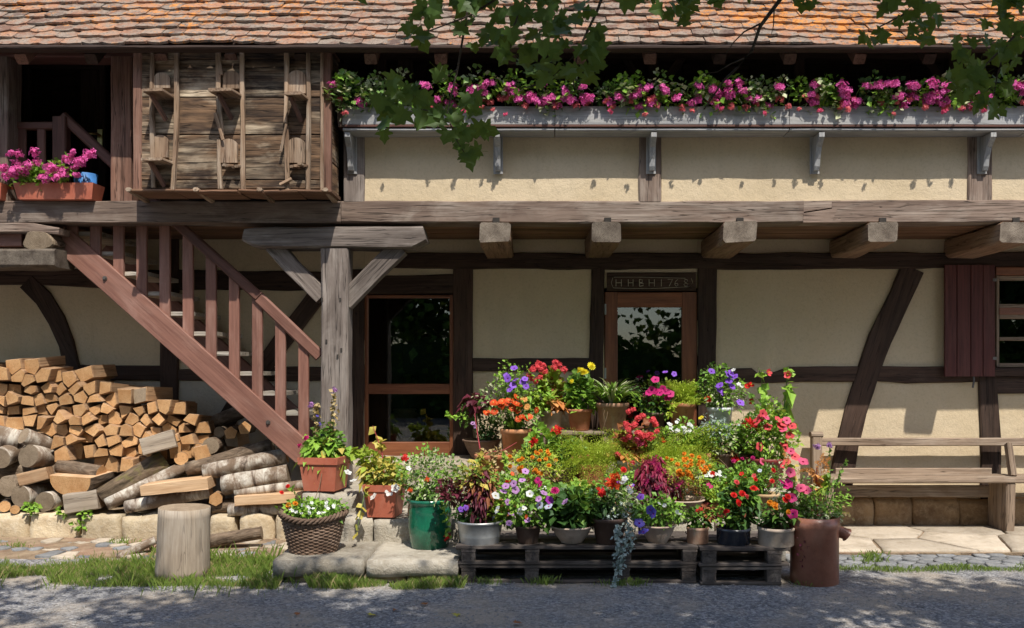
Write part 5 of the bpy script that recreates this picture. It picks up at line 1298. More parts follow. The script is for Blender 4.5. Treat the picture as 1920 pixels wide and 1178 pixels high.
# second row, on the low plank and the middle step
z2 = .35; zl = .4625; z3 = .51
potted(n_, 'shallow cream bowl with bark mulch and orange marigolds', 1280, 0, 6.66, 80, 30, 'bowl', 'beige', [
    ('bush', 'bronze', 120, 0, 20, 34, 18, 9, .3), ('bush', 'feather', 240, 4, 50, 44, 26, 9, .25), ('bush', 'straw', 70, 0, 36, 40, 24, 8, .25), ('fl', 'marigold', 'orange', 34, 2, 62, 46, 24, 4.5)], z=z2 + .02, soilmat='mulch')
potted(n_, 'wine red oblong planter with upright lime green leaves', 1346, 0, 6.7, 72, 28, 'square', 'wine', [
    ('blades', 'lime', 70, 4, -2, 56, 44, 7, .25), ('bush', 'bright', 90, 6, 20, 34, 20, 12), ('fat', 'floret', 'magenta', 5, [(-20, 32), (-24, 36)]), ('fat', 'floret', 'red', 6, [(28, 30), (32, 44), (36, 56)])], z=z2, sy=.6)
potted(n_, 'tan ribbed clay pot with thin upright leaves behind the pallet end', 1433, 0, 6.7, 56, 44, 'round', 'tan', [
    ('bush', 'green', 90, -4, 24, 26, 22, 13, .3, .8, .1), ('bush', 'bright', 60, -18, 22, 22, 24, 12), ('bush', 'vari', 50, 26, 30, 26, 26, 9), ('fat', 'dahlia', 'red', 6, [(8, 46), (-26, 30), (-30, 12), (6, 26), (-40, 10)]), ('fat', 'petunia', 'paleblue', 5, [(-18, 46)])], z=z2)
potted(n_, 'brick coloured clay pot with feathery asparagus fern, left of the begonia', 1108, 0, 7.24, 48, 42, 'square', 'terra', [('fern', 40, 0, 0, 88), ('fern', 24, 0, -2, 74, 1.0)], z=z3)
potted(n_, 'terracotta box with feathery asparagus fern, right of the begonia', 1266, 0, 7.24, 50, 42, 'square', 'terra', [('fern', 40, 0, 0, 88), ('fern', 24, 6, -2, 76, 1.0), ('fat', 'geranium', 'salmon', 9, [(44, 4), (38, 0)], -.2)], z=z3)
potted(n_, 'grey concrete pot with coral begonias and bronze leaves', 1182, 0, 7.2, 54, 50, 'round', 'greypot', [
    ('bush', 'orangeleaf', 24, 0, 8, 26, 14, 26, .7, -.2, .4), ('bush', 'mixyellow', 30, 12, 26, 28, 20, 26, .7), ('bush', 'bronze', 34, 4, 40, 34, 28, 18, .7),
    ('fl', 'geranium', 'coral', 22, 14, 58, 34, 32, 8.5), ('fat', 'geranium', 'coral', 8, [(0, -2), (-26, 14), (2, 96), (-6, 92), (46, 56)], -.15), ('fat', 'geranium', 'rosy', 8, [(8, 40), (16, 34), (-4, 46)], -.14)], z=z3)
potted(n_, 'hidden low pot with fine orange marigolds left of the first fern', 1002, 0, 6.9, 46, 26, 'round', 'terra', [
    ('bush', 'bronze', 90, 0, 12, 34, 16, 9, .3), ('bush', 'feather', 240, 0, 36, 44, 28, 9, .25), ('bush', 'straw', 80, 4, 30, 46, 28, 9, .25), ('fl', 'marigold', 'orange', 30, -4, 44, 44, 26, 4.5)], z=zl)
potted(n_, 'pot of drooping crimson love-lies-bleeding before the second fern', 1224, 0, 6.62, 46, 26, 'round', 'brownpot', [
    ('bush', 'maroon', 190, 0, 42, 26, 40, 17, .4, -.5, .7), ('bush', 'burg', 80, 0, 30, 30, 28, 18, .45, -.5, .6), ('bush', 'maroon', 60, 34, 28, 18, 24, 13, .4, -.4, .6), ('fat', 'plume', 'magenta', 13, [(-4, 74), (6, 66), (-22, 42), (34, 36), (-8, 54), (12, 50), (-2, 34)])], z=z2)
potted(n_, 'pot of trailing lime creeper in the middle of the heap', 1098, 0, 6.64, 44, 26, 'round', 'terra', [
    ('bush', 'bright', 140, 0, 14, 40, 22, 14, .7), ('bush', 'mixyellow', 60, -10, 22, 36, 18, 13), ('trail', 'lime', 40, [(-40, 20, -.1), (-20, -8, -.16), (10, -20, -.18)], 12, 13), ('fat', 'petunia', 'violet', 5, [(36, 24), (30, 34)])], z=z2)
potted(n_, 'dark leafy pot with scarlet geraniums behind the petunia pot', 1040, 0, 6.62, 44, 26, 'round', 'terra_old', [
    ('bush', 'green', 80, 4, 14, 34, 16, 17, .8), ('bush', 'bright', 60, -20, 16, 26, 18, 13), ('fat', 'petunia', 'white', 6, [(-20, 36), (-30, 30)])], z=z2)
potted(n_, 'low pot with white and red bedding flowers right of the second fern', 1338, 0, 7.02, 44, 30, 'round', 'terra_old', [
    ('bush', 'green', 100, -6, 8, 32, 18, 12), ('bush', 'vari', 60, -12, 2, 28, 14, 9), ('fat', 'dahlia', 'red', 7, [(18, -6), (-8, 14)]), ('fl', 'floret', 'white', 16, -6, 8, 28, 12, 5), ('fat', 'dahlia', 'coral', 6, [(30, -16), (36, 4)])], z=zl)
potted(n_, 'bare terracotta pot lying low with straggly red stems near the tan pot', 1388, 0, 6.98, 46, 30, 'round', 'terra', [
    ('bush', 'green', 70, 6, 12, 34, 20, 12), ('stem', 'straw_' if False else 'brownstem', .005, [(-10, 0, 0), (-30, 30, -.05), (-44, 44, -.05)]), ('fat', 'dahlia', 'magenta', 5, [(-4, 44), (14, 46), (-20, 40)]), ('fat', 'dahlia', 'red', 7, [(4, 6), (30, 0)])], z=zl)
potted(n_, 'leafy green pot with tiny violet flowers left of the crimson tassels', 1166, 0, 6.72, 46, 28, 'round', 'terra_old', [
    ('bush', 'green', 120, 0, 20, 34, 26, 13), ('bush', 'bright', 90, 6, 30, 30, 22, 11), ('fat', 'petunia', 'violet', 5, [(-10, 40), (16, 34), (2, 48)]), ('fat', 'dahlia', 'red', 7, [(0, 62), (10, 30)])], z=z2)
potted(n_, 'low terracotta pot of pale striped creeper behind the zinc tub', 950, 0, 6.74, 50, 34, 'round', 'terra', [
    ('bush', 'vari', 110, 0, 16, 34, 22, 12, .7), ('bush', 'bright', 70, -14, 20, 28, 20, 13), ('trail', 'bright', 40, [(-20, 10, -.12), (-30, -16, -.16)], 12, 11), ('fat', 'dahlia', 'red', 6, [(4, 34)])], z=z2)
potted(n_, 'pot of fresh mint green leaves behind the wine red planter', 1392, 0, 6.72, 46, 30, 'round', 'terra', [
    ('bush', 'bright', 130, 0, 24, 32, 30, 13, .5), ('bush', 'green', 70, 6, 34, 28, 26, 14), ('fat', 'floret', 'coral', 5, [(-10, 44), (12, 50), (20, 24)])], z=z2)
potted(n_, 'bushy pot of small leaved green basil behind the first fern', 1062, 0, 7.3, 46, 34, 'round', 'brownpot', [
    ('bush', 'green', 150, 0, 22, 34, 28, 11), ('bush', 'dark', 80, 4, 14, 34, 22, 12)], z=z3)
potted(n_, 'pot of glossy dark foliage between the two ferns and the door', 1222, 0, 7.45, 52, 36, 'round', 'terra_old', [
    ('bush', 'dark', 130, 0, 24, 36, 30, 14), ('bush', 'green', 90, -6, 34, 32, 24, 12), ('fat', 'geranium', 'flame', 7, [(-16, 52), (18, 46)])], z=z3)
# third row, on the upper steps
z4 = .68
potted(n_, 'old terracotta pot with thick rim and withered trailing stems', 921, 0, 7.3, 62, 58, 'round', 'terra', [
    ('trail', 'mixyellow', 60, [(-18, 2, -.13), (-26, -20, -.15), (-28, -40, -.15)], 10, 12), ('trail', 'straw', 50, [(10, 2, -.13), (4, -20, -.15), (6, -44, -.15)], 14, 11), ('trail', 'bright', 40, [(26, 0, -.1), (32, -20, -.12), (34, -40, -.12)], 9, 10), ('bush', 'straw', 40, 0, 2, 24, 8, 10),
    ('stem', 'redstem', .006, [(-20, 6, -.02), (-26, 40, .0), (-32, 76, .05)]), ('stem', 'redstem', .005, [(-18, 2, -.05), (24, 8, -.02), (48, 22, 0)])], z=z3)
potted(n_, 'brown woven bowl with burgundy leaved stem against the door post', 903, 0, 7.82, 70, 36, 'bowl', 'wicker', [
    ('bush', 'dark', 120, 16, 22, 18, 24, 10), ('stem', 'brownstem', .006, [(-8, 0, 0), (-10, 40, 0), (-8, 66, 0)]), ('bush', 'burg', 26, -10, 68, 22, 14, 21, .65, -.2, .5), ('bush', 'green', 60, -26, 44, 16, 18, 9), ('trail', 'bright', 30, [(-20, 40, -.05), (-50, 44, -.1), (-66, 50, -.1)], 7, 9), ('fat', 'petunia', 'lilac', 5, [(-10, 26), (-14, 32)])], z=z4)
potted(n_, 'large orange terracotta pot with flame red zinnias under purple petunias', 967, 0, 7.64, 58, 60, 'round', 'terra_o', [
    ('blades', 'green', 60, 0, -2, 40, 36, 5, .3), ('bush', 'green', 140, -4, 26, 44, 26, 12, .35), ('bush', 'vari', 150, -24, 52, 40, 34, 9), ('bush', 'bright', 150, 18, 56, 44, 26, 11), ('bush', 'bright', 130, -2, 82, 34, 34, 9),
    ('fat', 'daisy', 'flame', 8.5, [(-40, 50), (-34, 48), (-28, 44), (-22, 42), (-12, 54), (-4, 52), (2, 48), (-6, 40), (0, 38), (6, 34), (-38, 34), (-46, 32), (6, 20), (12, 24), (20, 20), (26, 24), (2, 60), (40, 36), (-54, 30), (-24, 52), (-16, 50), (8, 46)]),
    ('fat', 'daisy', 'amber', 8.5, [(22, 42), (16, 56)]), ('fat', 'petunia', 'violet', 8, [(-2, 114), (-14, 94), (0, 92), (18, 94), (20, 80), (-4, 82), (-10, 74), (14, 88), (-16, 100)])], z=z4)
potted(n_, 'pot of scarlet geraniums with bright leaves beside the orange terracotta pot', 1012, 0, 7.32, 44, 40, 'round', 'terra_old', [
    ('bush', 'bright', 100, 8, 28, 26, 34, 17, .85), ('bush', 'green', 70, -10, 6, 30, 22, 16, .8), ('bush', 'burg', 16, -6, 14, 14, 10, 20, .7), ('fat', 'geranium', 'red', 12, [(-10, 42), (32, 64)], -.12), ('stem', 'stem', .004, [(0, 0, 0), (20, 40, -.06), (32, 60, -.1)])], z=z3)
potted(n_, 'terracotta pot with yellow dahlias on the plank shelf', 1087, 0, 7.72, 48, 40, 'round', 'terra', [
    ('bush', 'bright', 110, 0, 24, 26, 28, 18, .6), ('bush', 'green', 60, 0, 40, 22, 22, 17, .6), ('fat', 'dahlia', 'yellow', 10, [(0, 72), (20, 80), (8, 68)]), ('fat', 'dahlia', 'yellow', 6, [(-16, 52)]), ('stem', 'stem', .005, [(0, 0, 0), (0, 40, -.02), (0, 70, -.05)]), ('stem', 'stem', .005, [(6, 0, 0), (14, 50, -.02), (20, 78, -.05)])], z=.943)
potted(n_, 'weathered terracotta pot with arching striped spider plant', 1148, 0, 7.68, 62, 52, 'round', 'terra_old', [
    ('blades', 'vari', 80, 0, -3, 26, 74, 5.5, .5), ('blades', 'bright', 90, 0, -3, 24, 70, 5, .58), ('stem', 'brownstem', .003, [(-14, 0, -.1), (-18, -20, -.13), (-16, -46, -.14)]), ('stem', 'brownstem', .003, [(-8, 0, -.1), (-12, -24, -.13), (-20, -48, -.14)])], z=.943)
potted(n_, 'pot of red begonias with coppery leaves left of the yellow dahlias', 1034, 0, 7.75, 44, 36, 'round', 'stonepot', [
    ('bush', 'lime', 70, -18, 22, 30, 16, 14, .8), ('bush', 'orangeleaf', 22, 8, 14, 18, 14, 24, .8, -.3, .4), ('bush', 'lime', 26, 0, 52, 18, 18, 22, .8), ('bush', 'bronze', 26, 4, 40, 18, 24, 16), ('fl', 'geranium', 'coral', 11, -28, 72, 18, 18, 8.5), ('fat', 'geranium', 'coral', 9.5, [(8, 90), (6, 82), (22, 76), (14, 84)])], z=.943)
potted(n_, 'low pot of pink wax begonias in front of the spider plant', 1094, 0, 7.35, 50, 32, 'round', 'wine', [
    ('bush', 'bronze', 90, 0, 8, 36, 14, 12, .9), ('bush', 'burg', 50, 10, 4, 32, 12, 12, .9), ('fl', 'geranium', 'salmon', 10, 0, 24, 36, 9, 6)], z=z3 + .12 - .12)
potted(n_, 'dark leaved pot with crimson petunias before the front door', 1226, 0, 7.7, 50, 34, 'round', 'brownpot', [
    ('bush', 'dark', 130, 2, 26, 36, 26, 12), ('bush', 'bright', 90, 4, 10, 38, 18, 11), ('bush', 'burg', 40, 6, 26, 24, 16, 13), ('fat', 'petunia', 'magenta', 9.5, [(-8, 42), (-2, 40), (12, 44), (18, 40), (22, 28), (26, 36), (-2, 62), (6, 38), (-12, 38)]), ('fat', 'petunia', 'violet', 6, [(16, 76), (34, 72)]), ('stem', 'stem', .004, [(20, 0, 0), (40, 30, 0), (30, 60, -.02)]), ('trail', 'mixyellow', 30, [(44, 10, 0), (24, 66, -.02)], 7, 9)], z=.943)
potted(n_, 'tall brown pot with airy light green plant right of the front door', 1278, 0, 7.68, 52, 52, 'round', 'terra', [
    ('fern', 26, 0, 0, 40, .25), ('bush', 'feather', 160, 2, 18, 28, 20, 7, .3), ('trail', 'feather', 40, [(-22, 0, -.12), (-26, -24, -.14)], 8, 9)], z=.943)
potted(n_, 'white enamel pot with upright violet petunias beside the door post', 1350, 0, 7.66, 50, 44, 'round', 'whitepot', [
    ('bush', 'bright', 150, 0, 30, 40, 34, 11), ('bush', 'vari', 120, 4, 18, 42, 24, 9), ('bush', 'green', 90, -6, 50, 30, 26, 10), ('fat', 'petunia', 'violet', 9, [(-22, 68), (14, 64), (8, 62), (20, 58), (10, 50), (16, 40), (-8, 42), (-6, 34), (32, 10), (-4, 30)]), ('fat', 'floret', 'white', 5, [(28, 44), (34, 40), (18, 70)]), ('fat', 'dahlia', 'red', 8, [(-28, 16)])], z=.943)
potted(n_, 'terracotta box with small white flowers on the upper step', 1303, 0, 7.36, 56, 34, 'square', 'terra_o', [
    ('bush', 'bright', 120, -20, 28, 34, 26, 13), ('blades', 'green', 50, 6, -2, 34, 52, 7, .3), ('fl', 'floret', 'white', 22, -34, 48, 26, 14, 5), ('fat', 'petunia', 'yellow', 6, [(6, 66)]), ('bush', 'silver', 60, 36, 40, 24, 24, 8)], z=z3 + .12)
potted(n_, 'small dark pot with pale green and white trailing plant', 1352, 0, 7.34, 38, 36, 'round', 'brownpot', [
    ('bush', 'vari', 130, 0, 22, 34, 26, 10), ('bush', 'bright', 80, 4, 32, 32, 22, 12), ('bush', 'silver', 70, -4, 44, 30, 16, 8), ('bush', 'straw', 40, 6, 6, 24, 10, 9)], z=z3 + .1)
potted(n_, 'pot with round red geranium heads left of the coral petunias', 1392, 0, 7.5, 46, 34, 'round', 'brownpot', [
    ('bush', 'dark', 130, 4, 26, 30, 34, 12, .3, .7, .1), ('bush', 'green', 60, 0, 20, 32, 24, 15), ('fat', 'geranium', 'red', 10, [(-2, 56), (4, 52), (22, 50), (16, 54)], -.12), ('fat', 'geranium', 'red', 11, [(-22, -6)], -.2)], z=z3 + .09)
potted(n_, 'big dark red pot overflowing with coral petunias near the bench', 1436, 0, 7.28, 74, 52, 'round', 'wine', [
    ('bush', 'bright', 290, 6, 40, 46, 52, 11, .65), ('bush', 'lime', 150, 10, 36, 46, 48, 10, .65), ('bush', 'green', 90, -6, 60, 44, 40, 12),
    ('fat', 'petunia', 'coral', 10, [(-14, 84), (-18, 76), (-26, 70), (24, 68), (18, 62), (40, 62), (-20, 24), (24, 30), (28, 22), (24, -10), (28, -4), (44, 6), (14, 74), (-4, 60), (36, 44)]), ('fat', 'petunia', 'rosy', 9, [(-8, 78), (30, 72), (22, 56), (-14, -4), (36, 16)]), ('fat', 'geranium', 'red', 9, [(-40, 70), (-30, 62)])], z=z3)
potted(n_, 'pot with two very tall mallow stems and red bell flowers', 1448, 0, 7.6, 50, 40, 'round', 'terra', [
    ('stem', 'stem', .007, [(-6, 0, 0), (-12, 70, 0), (-20, 150, 0), (-26, 172, 0)]), ('stem', 'stem', .008, [(10, 0, 0), (20, 80, 0), (28, 150, 0), (30, 174, 0)]), ('trail', 'bright', 34, [(-8, 40, -.03), (-22, 168, -.03)], 16, 20), ('trail', 'green', 24, [(-8, 30, 0), (-40, 120, 0)], 10, 13),
    ('trail', 'bright', 16, [(26, 120, -.03), (30, 176, -.03)], 12, 18), ('bush', 'bright', 4, 32, 104, 8, 24, 36, .5, -1.3, .5), ('bush', 'bright', 16, 14, 70, 14, 20, 24, .5), ('fat', 'bell', 'coral', 8, [(-12, 162), (26, 158)], -.05), ('fat', 'bell', 'red', 6, [(-46, 136), (-40, 138), (-36, 108)], 0), ('fat', 'floret', 'white', 6, [(-24, 92)], -.1)], z=z3)

# ---------------------------------------------------------------- window boxes along the gallery
GG = 'pink geranium boxes on the gallery shelf'
Yg = FRONT - .1; zt = wz(243, FRONT - .2) + .03
where = ('beside the pigeon loft', 'left of the second shelf bracket', 'right of the second shelf bracket', 'above the middle wall post', 'left of the fourth shelf bracket', 'above the fourth shelf bracket', 'between the two right-hand brackets', 'above the right wall post', 'cut by the right picture edge', 'just beyond the right picture edge', 'farthest right on the shelf')
edges = [630, 775, 920, 1065, 1210, 1355, 1500, 1645, 1790, 1935, 2080, 2225]
gl = [('vari', .8), ('green', .5)]
for k in range(11):
    a, b = edges[k], edges[k + 1]; s = 6.95 / F; c = Vector((wx((a + b) / 2, 6.95), Yg, zt)); hw = (b - a) / 2 * s
    o = thing('window_box', 'flower box of pink trailing geraniums ' + where[k], 'flower box', c, GG)
    mb = MB(); h = .15
    v = [(-hw * .95, -.07, 0), (hw * .95, -.07, 0), (hw * .95, .07, 0), (-hw * .95, .07, 0), (-hw * .98, -.085, h), (hw * .98, -.085, h), (hw * .98, .085, h), (-hw * .98, .085, h), (-hw * .95, -.07, h - .02), (hw * .95, -.07, h - .02), (hw * .95, .07, h - .02), (-hw * .95, .07, h - .02)]
    mb.add(v, [(3, 2, 1, 0), (0, 1, 5, 4), (1, 2, 6, 5), (2, 3, 7, 6), (3, 0, 4, 7), (4, 5, 9, 8), (5, 6, 10, 9), (6, 7, 11, 10), (7, 4, 8, 11), (8, 9, 10, 11)])
    mb.build('trough', MT['brownpot'], o, T(c))
    A = []; B = []; C = []
    for i in range(13):
        x = U(-hw * .95, hw * .95); kind = R.random(); zz = U(.02, .18); cc = c + Vector((x, -.045 - zz * .6 + U(-.03, .03), h + zz)); rr = (U(.07, .13), U(.06, .1), U(.07, .14))
        (A if kind < .36 else B if kind < .86 else C).append(leaves(int(U(38, 62)), cc, rr, U(.036, .056), .85, .35, .3, .2))
    if k == 0: A += [leaves(190, c + Vector((-hw * .6, -.12, h + .12)), (.2, .12, .15), .06, .8)]
    for lst, m in ((A, 'vari'), (B, 'bright'), (C, 'dark')):
        if lst: v, f = join(lst); tag(mk('foliage', v - np.array(c), f, LF[m], o, T(c)), kind='stuff')
    mb = MB()
    for i in range(8):
        x = U(-hw, hw); mb.tube([c + Vector((x, -.03, h - .02)), c + Vector((x + U(-.03, .03), -.12, h + .1)), c + Vector((x + U(-.06, .06), -.18, h + U(.1, .2)))], .003, 5)
    tag(mb.build('stems', MT['stem'], o), kind='stuff')
    dens = (3, 10, 14, 11, 10, 10, 12, 16, 9, 10, 10)[k]
    for i in range(dens):
        x = U(-hw, hw); zz = U(.01, .17); put_flower(o, 'geranium', 'pink', c + Vector((x, -.115 - zz * .62 + U(-.02, .02), h + zz)), U(.046, .062))
    for i in range(int(dens * .5)):
        x = U(-hw, hw); put_flower(o, 'geranium', 'salmon', c + Vector((x, U(-.16, -.11), h + U(-.02, .07))), U(.032, .045))
    for i in range(2):                                         # sprays hanging over the board
        x = U(-hw, hw); put_flower(o, 'geranium', 'rosy' if i else 'salmon', c + Vector((x, -.19, h - U(.03, .09))), U(.024, .034))
# red trough on the beam at the head of the stair, and its neighbour cut by the frame
for (a, b, lab) in ((38, 186, 'brick red trough of pink geraniums on the beam beside the upper door'), (-120, 16, 'brick red trough of pink geraniums cut by the left picture edge')):
    Yp = 7.14; s = Yp / F; c = Vector((wx((a + b) / 2, Yp), Yp, wz(377, FRONT) + .002)); hw = (b - a) / 2 * s; h = 30 * s
    o = thing('window_box', lab, 'flower box', c, 'red geranium troughs on the beam'); mb = MB()
    v = [(-hw * .93, -.075, 0), (hw * .93, -.075, 0), (hw * .93, .075, 0), (-hw * .93, .075, 0), (-hw, -.095, h), (hw, -.095, h), (hw, .095, h), (-hw, .095, h), (-hw * .96, -.08, h), (hw * .96, -.08, h), (hw * .96, .08, h), (-hw * .96, .08, h), (-hw * .95, -.075, h - .03), (hw * .95, -.075, h - .03), (hw * .95, .075, h - .03), (-hw * .95, .075, h - .03)]
    mb.add(v, [(3, 2, 1, 0), (0, 1, 5, 4), (1, 2, 6, 5), (2, 3, 7, 6), (3, 0, 4, 7), (4, 5, 9, 8), (5, 6, 10, 9), (6, 7, 11, 10), (7, 4, 8, 11), (8, 9, 13, 12), (9, 10, 14, 13), (10, 11, 15, 14), (11, 8, 12, 15), (12, 13, 14, 15)])
    mb.build('trough', MT['red_plastic'], o, T(c))
    A = [leaves(60, c + Vector((U(-hw, hw), U(-.12, 0), h + U(.02, .12))), (.12, .09, .08), .05, .85) for i in range(6)]
    v, f = join(A); tag(mk('foliage', v - np.array(c), f, LF['bright'], o, T(c)), kind='stuff')
    A = [leaves(40, c + Vector((U(-hw, hw), U(-.1, .05), h + U(.02, .16))), (.12, .09, .09), .05, .85) for i in range(3)]
    v, f = join(A); tag(mk('foliage', v - np.array(c), f, LF['green'], o, T(c)), kind='stuff')
    for i in range(30): put_flower(o, 'geranium', 'pink', c + Vector((U(-hw * 1.05, hw * 1.05), U(-.22, -.08), h + U(.02, .24))), U(.042, .058))
mb = MB(); a = W(168, 310, 7.28); mb.lathe([(.04, 0), (.055, .14), (.05, .14), (.035, .02)], 14)
tag(mb.build('watering_cup', MT['blue_plastic'], None, T((a.x, 7.22, wz(377, FRONT)+.002)) @ Matrix.Scale(1.7, 4)), 'blue plastic beaker behind the pink geraniums by the upper door', 'beaker')

# things inside behind the glass
mb = MB(); mb.lathe([(.1, 0), (.17, .1), (.19, .25), (.14, .38), (.1, .4), (.12, .42), (.11, .43)], 24)
tag(mb.build('floor_vase', MT['terra_old'], None, T((wx(758, 8.6), 8.62, .662))), 'brown bellied vase standing behind the lower door glass', 'vase')
# ---------------------------------------------------------------- grass
def grass(name, label, n, where, hmin, hmax, mats=('grass',)):
    V = np.zeros((n * 4, 3)); Fc = []; i = 0; tries = 0
    while i < n and tries < n * 30:
        tries += 1; q = where()
        if q is None: continue
        x, y = q; a = U(0, 6.28); h = U(hmin, hmax) * (.6 + .8 * max(0, .5 + nz((x, y, 0), 2.6))); w = U(.0013, .003); l = U(.1, .7) * h; b = U(0, 6.28)
        z = gz(x, y) + .012 * nz((x, y, 0), 1.3) + .006 * nz((x, y, 3), 4.0)
        dx, dy = math.cos(a) * w, math.sin(a) * w; ex, ey = math.cos(b) * l, math.sin(b) * l
        V[i * 4:i * 4 + 4] = [(x - dx, y - dy, z - .005), (x + dx, y + dy, z - .005), (x + ex * .4, y + ey * .4, z + h * .65), (x + ex, y + ey, z + h)]
        Fc += [(i * 4, i * 4 + 1, i * 4 + 2), (i * 4 + 1, i * 4 + 3, i * 4 + 2)]; i += 1
    o = mk(name, V[:i * 4], Fc, [LF[mats[0]]]); return tag(o, label, 'grass', kind='stuff')
def w_left():
    x = U(-5.2, -.55); y = U(5.85, 6.62); lo = 5.96 + .1 * nz((x, 0, 1), 1.7) + .05 * math.sin(x * 3); hi = 6.42 + .14 * nz((x, 2, 1), 1.6)
    if x > -2.0: hi = min(hi, 5.99 + .03); lo -= .1
    d = min(y - lo, hi - y)
    if d < 0 and R.random() > .06: return None
    if nz((x, y, 5), 3.2) < -.18 - d * 1.5: return None
    if math.hypot(x - wx(344, 6.19), y - 6.19) < .17: return None
    return x, y
grass('grass', 'fresh green grass strip before the woodpile and steps', 24000, w_left, .018, .07)
def w_dry(): return w_left()
grass('dry_grass', 'straw coloured dry blades among the grass strip', 4200, w_dry, .02, .075, ('dry',))
def w_stump():
    a = U(0, 6.28); r = .17 + abs(R.gauss(0, .16)); x = wx(344, 6.19) + r * math.cos(a) * 1.6 + .25; y = 6.17 + r * math.sin(a)
    return None if math.hypot(x - wx(344, 6.19), y - 6.19) < .175 else (x, y)
grass('tall_grass', 'taller seeding grass growing round the chopping block', 900, w_stump, .05, .13)
def w_right():
    x = U(1.95, 4.6); y = 6.42 + abs(R.gauss(0, .035)) * (-1 if R.random() < .7 else 1)
    return (x, y) if nz((x, 0, 9), 2.1) > -.15 - .6 * (x < 3.1) else None
grass('grass_edge', 'thin line of grass between the cobbles and the gravel', 2600, w_right, .015, .045)
def w_crack():
    k = R.choice(((2.55, 6.75), (2.62, 6.85), (2.5, 6.6), (2.1, 6.45), (-4.2, 6.9), (-3.4, 7.0), (-3.05, 6.75), (.5, 5.96), (.62, 5.93), (1.85, 5.95), (-4.6, 7.0), (-.4, 5.97), (0, 5.98)))
    return k[0] + R.gauss(0, .06), k[1] + R.gauss(0, .025)
grass('weed_tufts', 'small weeds in the cracks of cobbles and along the pallets', 1300, w_crack, .02, .06)
v, f = join([leaves(26, W(x, y, 7.19), (.06, .03, .04), .045, .8) for x, y in ((60, 955), (56, 950), (118, 958), (160, 962), (150, 985), (100, 1030), (90, 1020), (735, 985), (758, 1000), (740, 997))])
tag(mk('weeds', v, f, LF['bright']), 'broad leaved weeds along the kerb and step', 'weeds', kind='stuff')
# fallen leaves on the gravel
def maple_mesh(name, mat, seed):
    rr = random.Random(seed)
    half = [(0, -.02), (.16, -.12), (.42, -.16), (.34, .06), (.56, .12), (.70, .30), (.48, .34), (.30, .38), (.36, .62), (.20, .72), (.0, 1.0)]
    out = [(x * rr.uniform(.9, 1.1), y * rr.uniform(.94, 1.06)) for x, y in half] + [(-x * rr.uniform(.9, 1.1), y * rr.uniform(.94, 1.06)) for x, y in half[-2:0:-1]]
    fold = rr.uniform(.12, .35); curl = rr.uniform(-.25, .05)
    v = [(x, y, abs(x) * fold + curl * y * y) for x, y in out] + [(0, .3, curl * .09)]
    n = len(out); f = [(i, (i + 1) % n, n) for i in range(n)]
    b = len(v); v += [(-.012, 0, 0), (.012, 0, 0), (.01, -.55, -.1), (-.01, -.55, -.1)]; f.append((b, b + 1, b + 2, b + 3))
    return mesh(name, v, f, mat)
FLM = [maple_mesh('fallen_leaf', LF['yellow'], 70), maple_mesh('fallen_leaf', LF['bronze'], 71)]
for k, (px, py, m, sz, lab) in enumerate(((693, 1157, 0, .05, 'large yellow fallen leaf on the gravel below the steps'), (857, 1155, 0, .042, 'yellow curled fallen leaf on the gravel below the pallet'), (558, 1156, 1, .035, 'brown fallen leaf on the gravel, leftmost'), (797, 1137, 1, .04, 'brown fallen leaf on the gravel near the pallet corner'), (1117, 1094, 1, .035, 'reddish fallen leaf beside the long pallet'), (742, 1146, 1, .03, 'small brown fallen leaf between the two yellow ones'), (965, 1172, 1, .05, 'dark fallen leaf at the bottom picture edge'))):
    Y = EZ * F / (py - HY); o = obj('fallen_leaf', FLM[m], None, T((wx(px, Y), Y, .012)) @ Matrix.Rotation(U(0, 6), 4, 'Z') @ Matrix.Rotation(U(-.3, .3), 4, 'X') @ Matrix.Scale(sz, 4))
    tag(o, lab, 'leaf', 'fallen leaves on the gravel')

# ---------------------------------------------------------------- maple over the yard: trunk behind the camera, boughs over it
TR = thing('maple_tree', 'maple whose leafy twigs hang into the top of the picture', 'tree', (3.6, -2.6, 0))
mb = MB(); mb.tube([(3.6, -2.6, -.1), (3.55, -2.55, 1.2), (3.5, -2.5, 2.6), (3.3, -2.3, 4.2), (3.0, -2.1, 6.0), (2.6, -2.0, 8.0)], [.3, .24, .22, .19, .13, .05], 14)
mb.build('trunk', MT['branchbark'], TR)
def bough(pts, r): mb = MB(); mb.tube(pts, [r * (1 - .8 * i / (len(pts) - 1)) for i in range(len(pts))], 8); return mb.build('bough', MT['branchbark'], TR)
bough([(3.5, -2.5, 2.7), (2.6, -.9, 3.5), (1.6, .9, 3.6), (.6, 2.4, 3.25), (.2, 2.9, 2.95)], .08)
bough([(3.4, -2.4, 3.2), (1.5, -1.4, 4.2), (-.6, -.2, 4.6), (-2.6, .8, 4.8), (-4.2, 1.3, 4.9)], .1)
bough([(3.5, -2.5, 3.0), (3.2, -.8, 3.6), (2.6, 1.2, 3.5), (2.2, 2.6, 3.0)], .07)
bough([(3.3, -2.3, 4.0), (4.2, -.8, 4.8), (5.0, 1.0, 5.1), (5.4, 2.0, 5.2)], .08)
bough([(1.6, .9, 3.6), (.4, 1.6, 3.5), (-.3, 2.4, 3.1), (-.45, 2.75, 2.85)], .035)
YT = 2.8
def twig(q, r=.006, Y=YT):
    mb = MB(); p = [W(x, y, Y + dy) for x, y, dy in q]; mb.tube(p, [r * (1 - .75 * i / (len(p) - 1)) for i in range(len(p))], 6); return mb.build('twig', MT['branchbark'], TR)
twig([(900, -140, 0), (884, -20, 0), (868, 70, 0), (858, 130, 0), (846, 180, .0), (838, 215, 0), (855, 262, 0), (874, 292, 0)], .005)
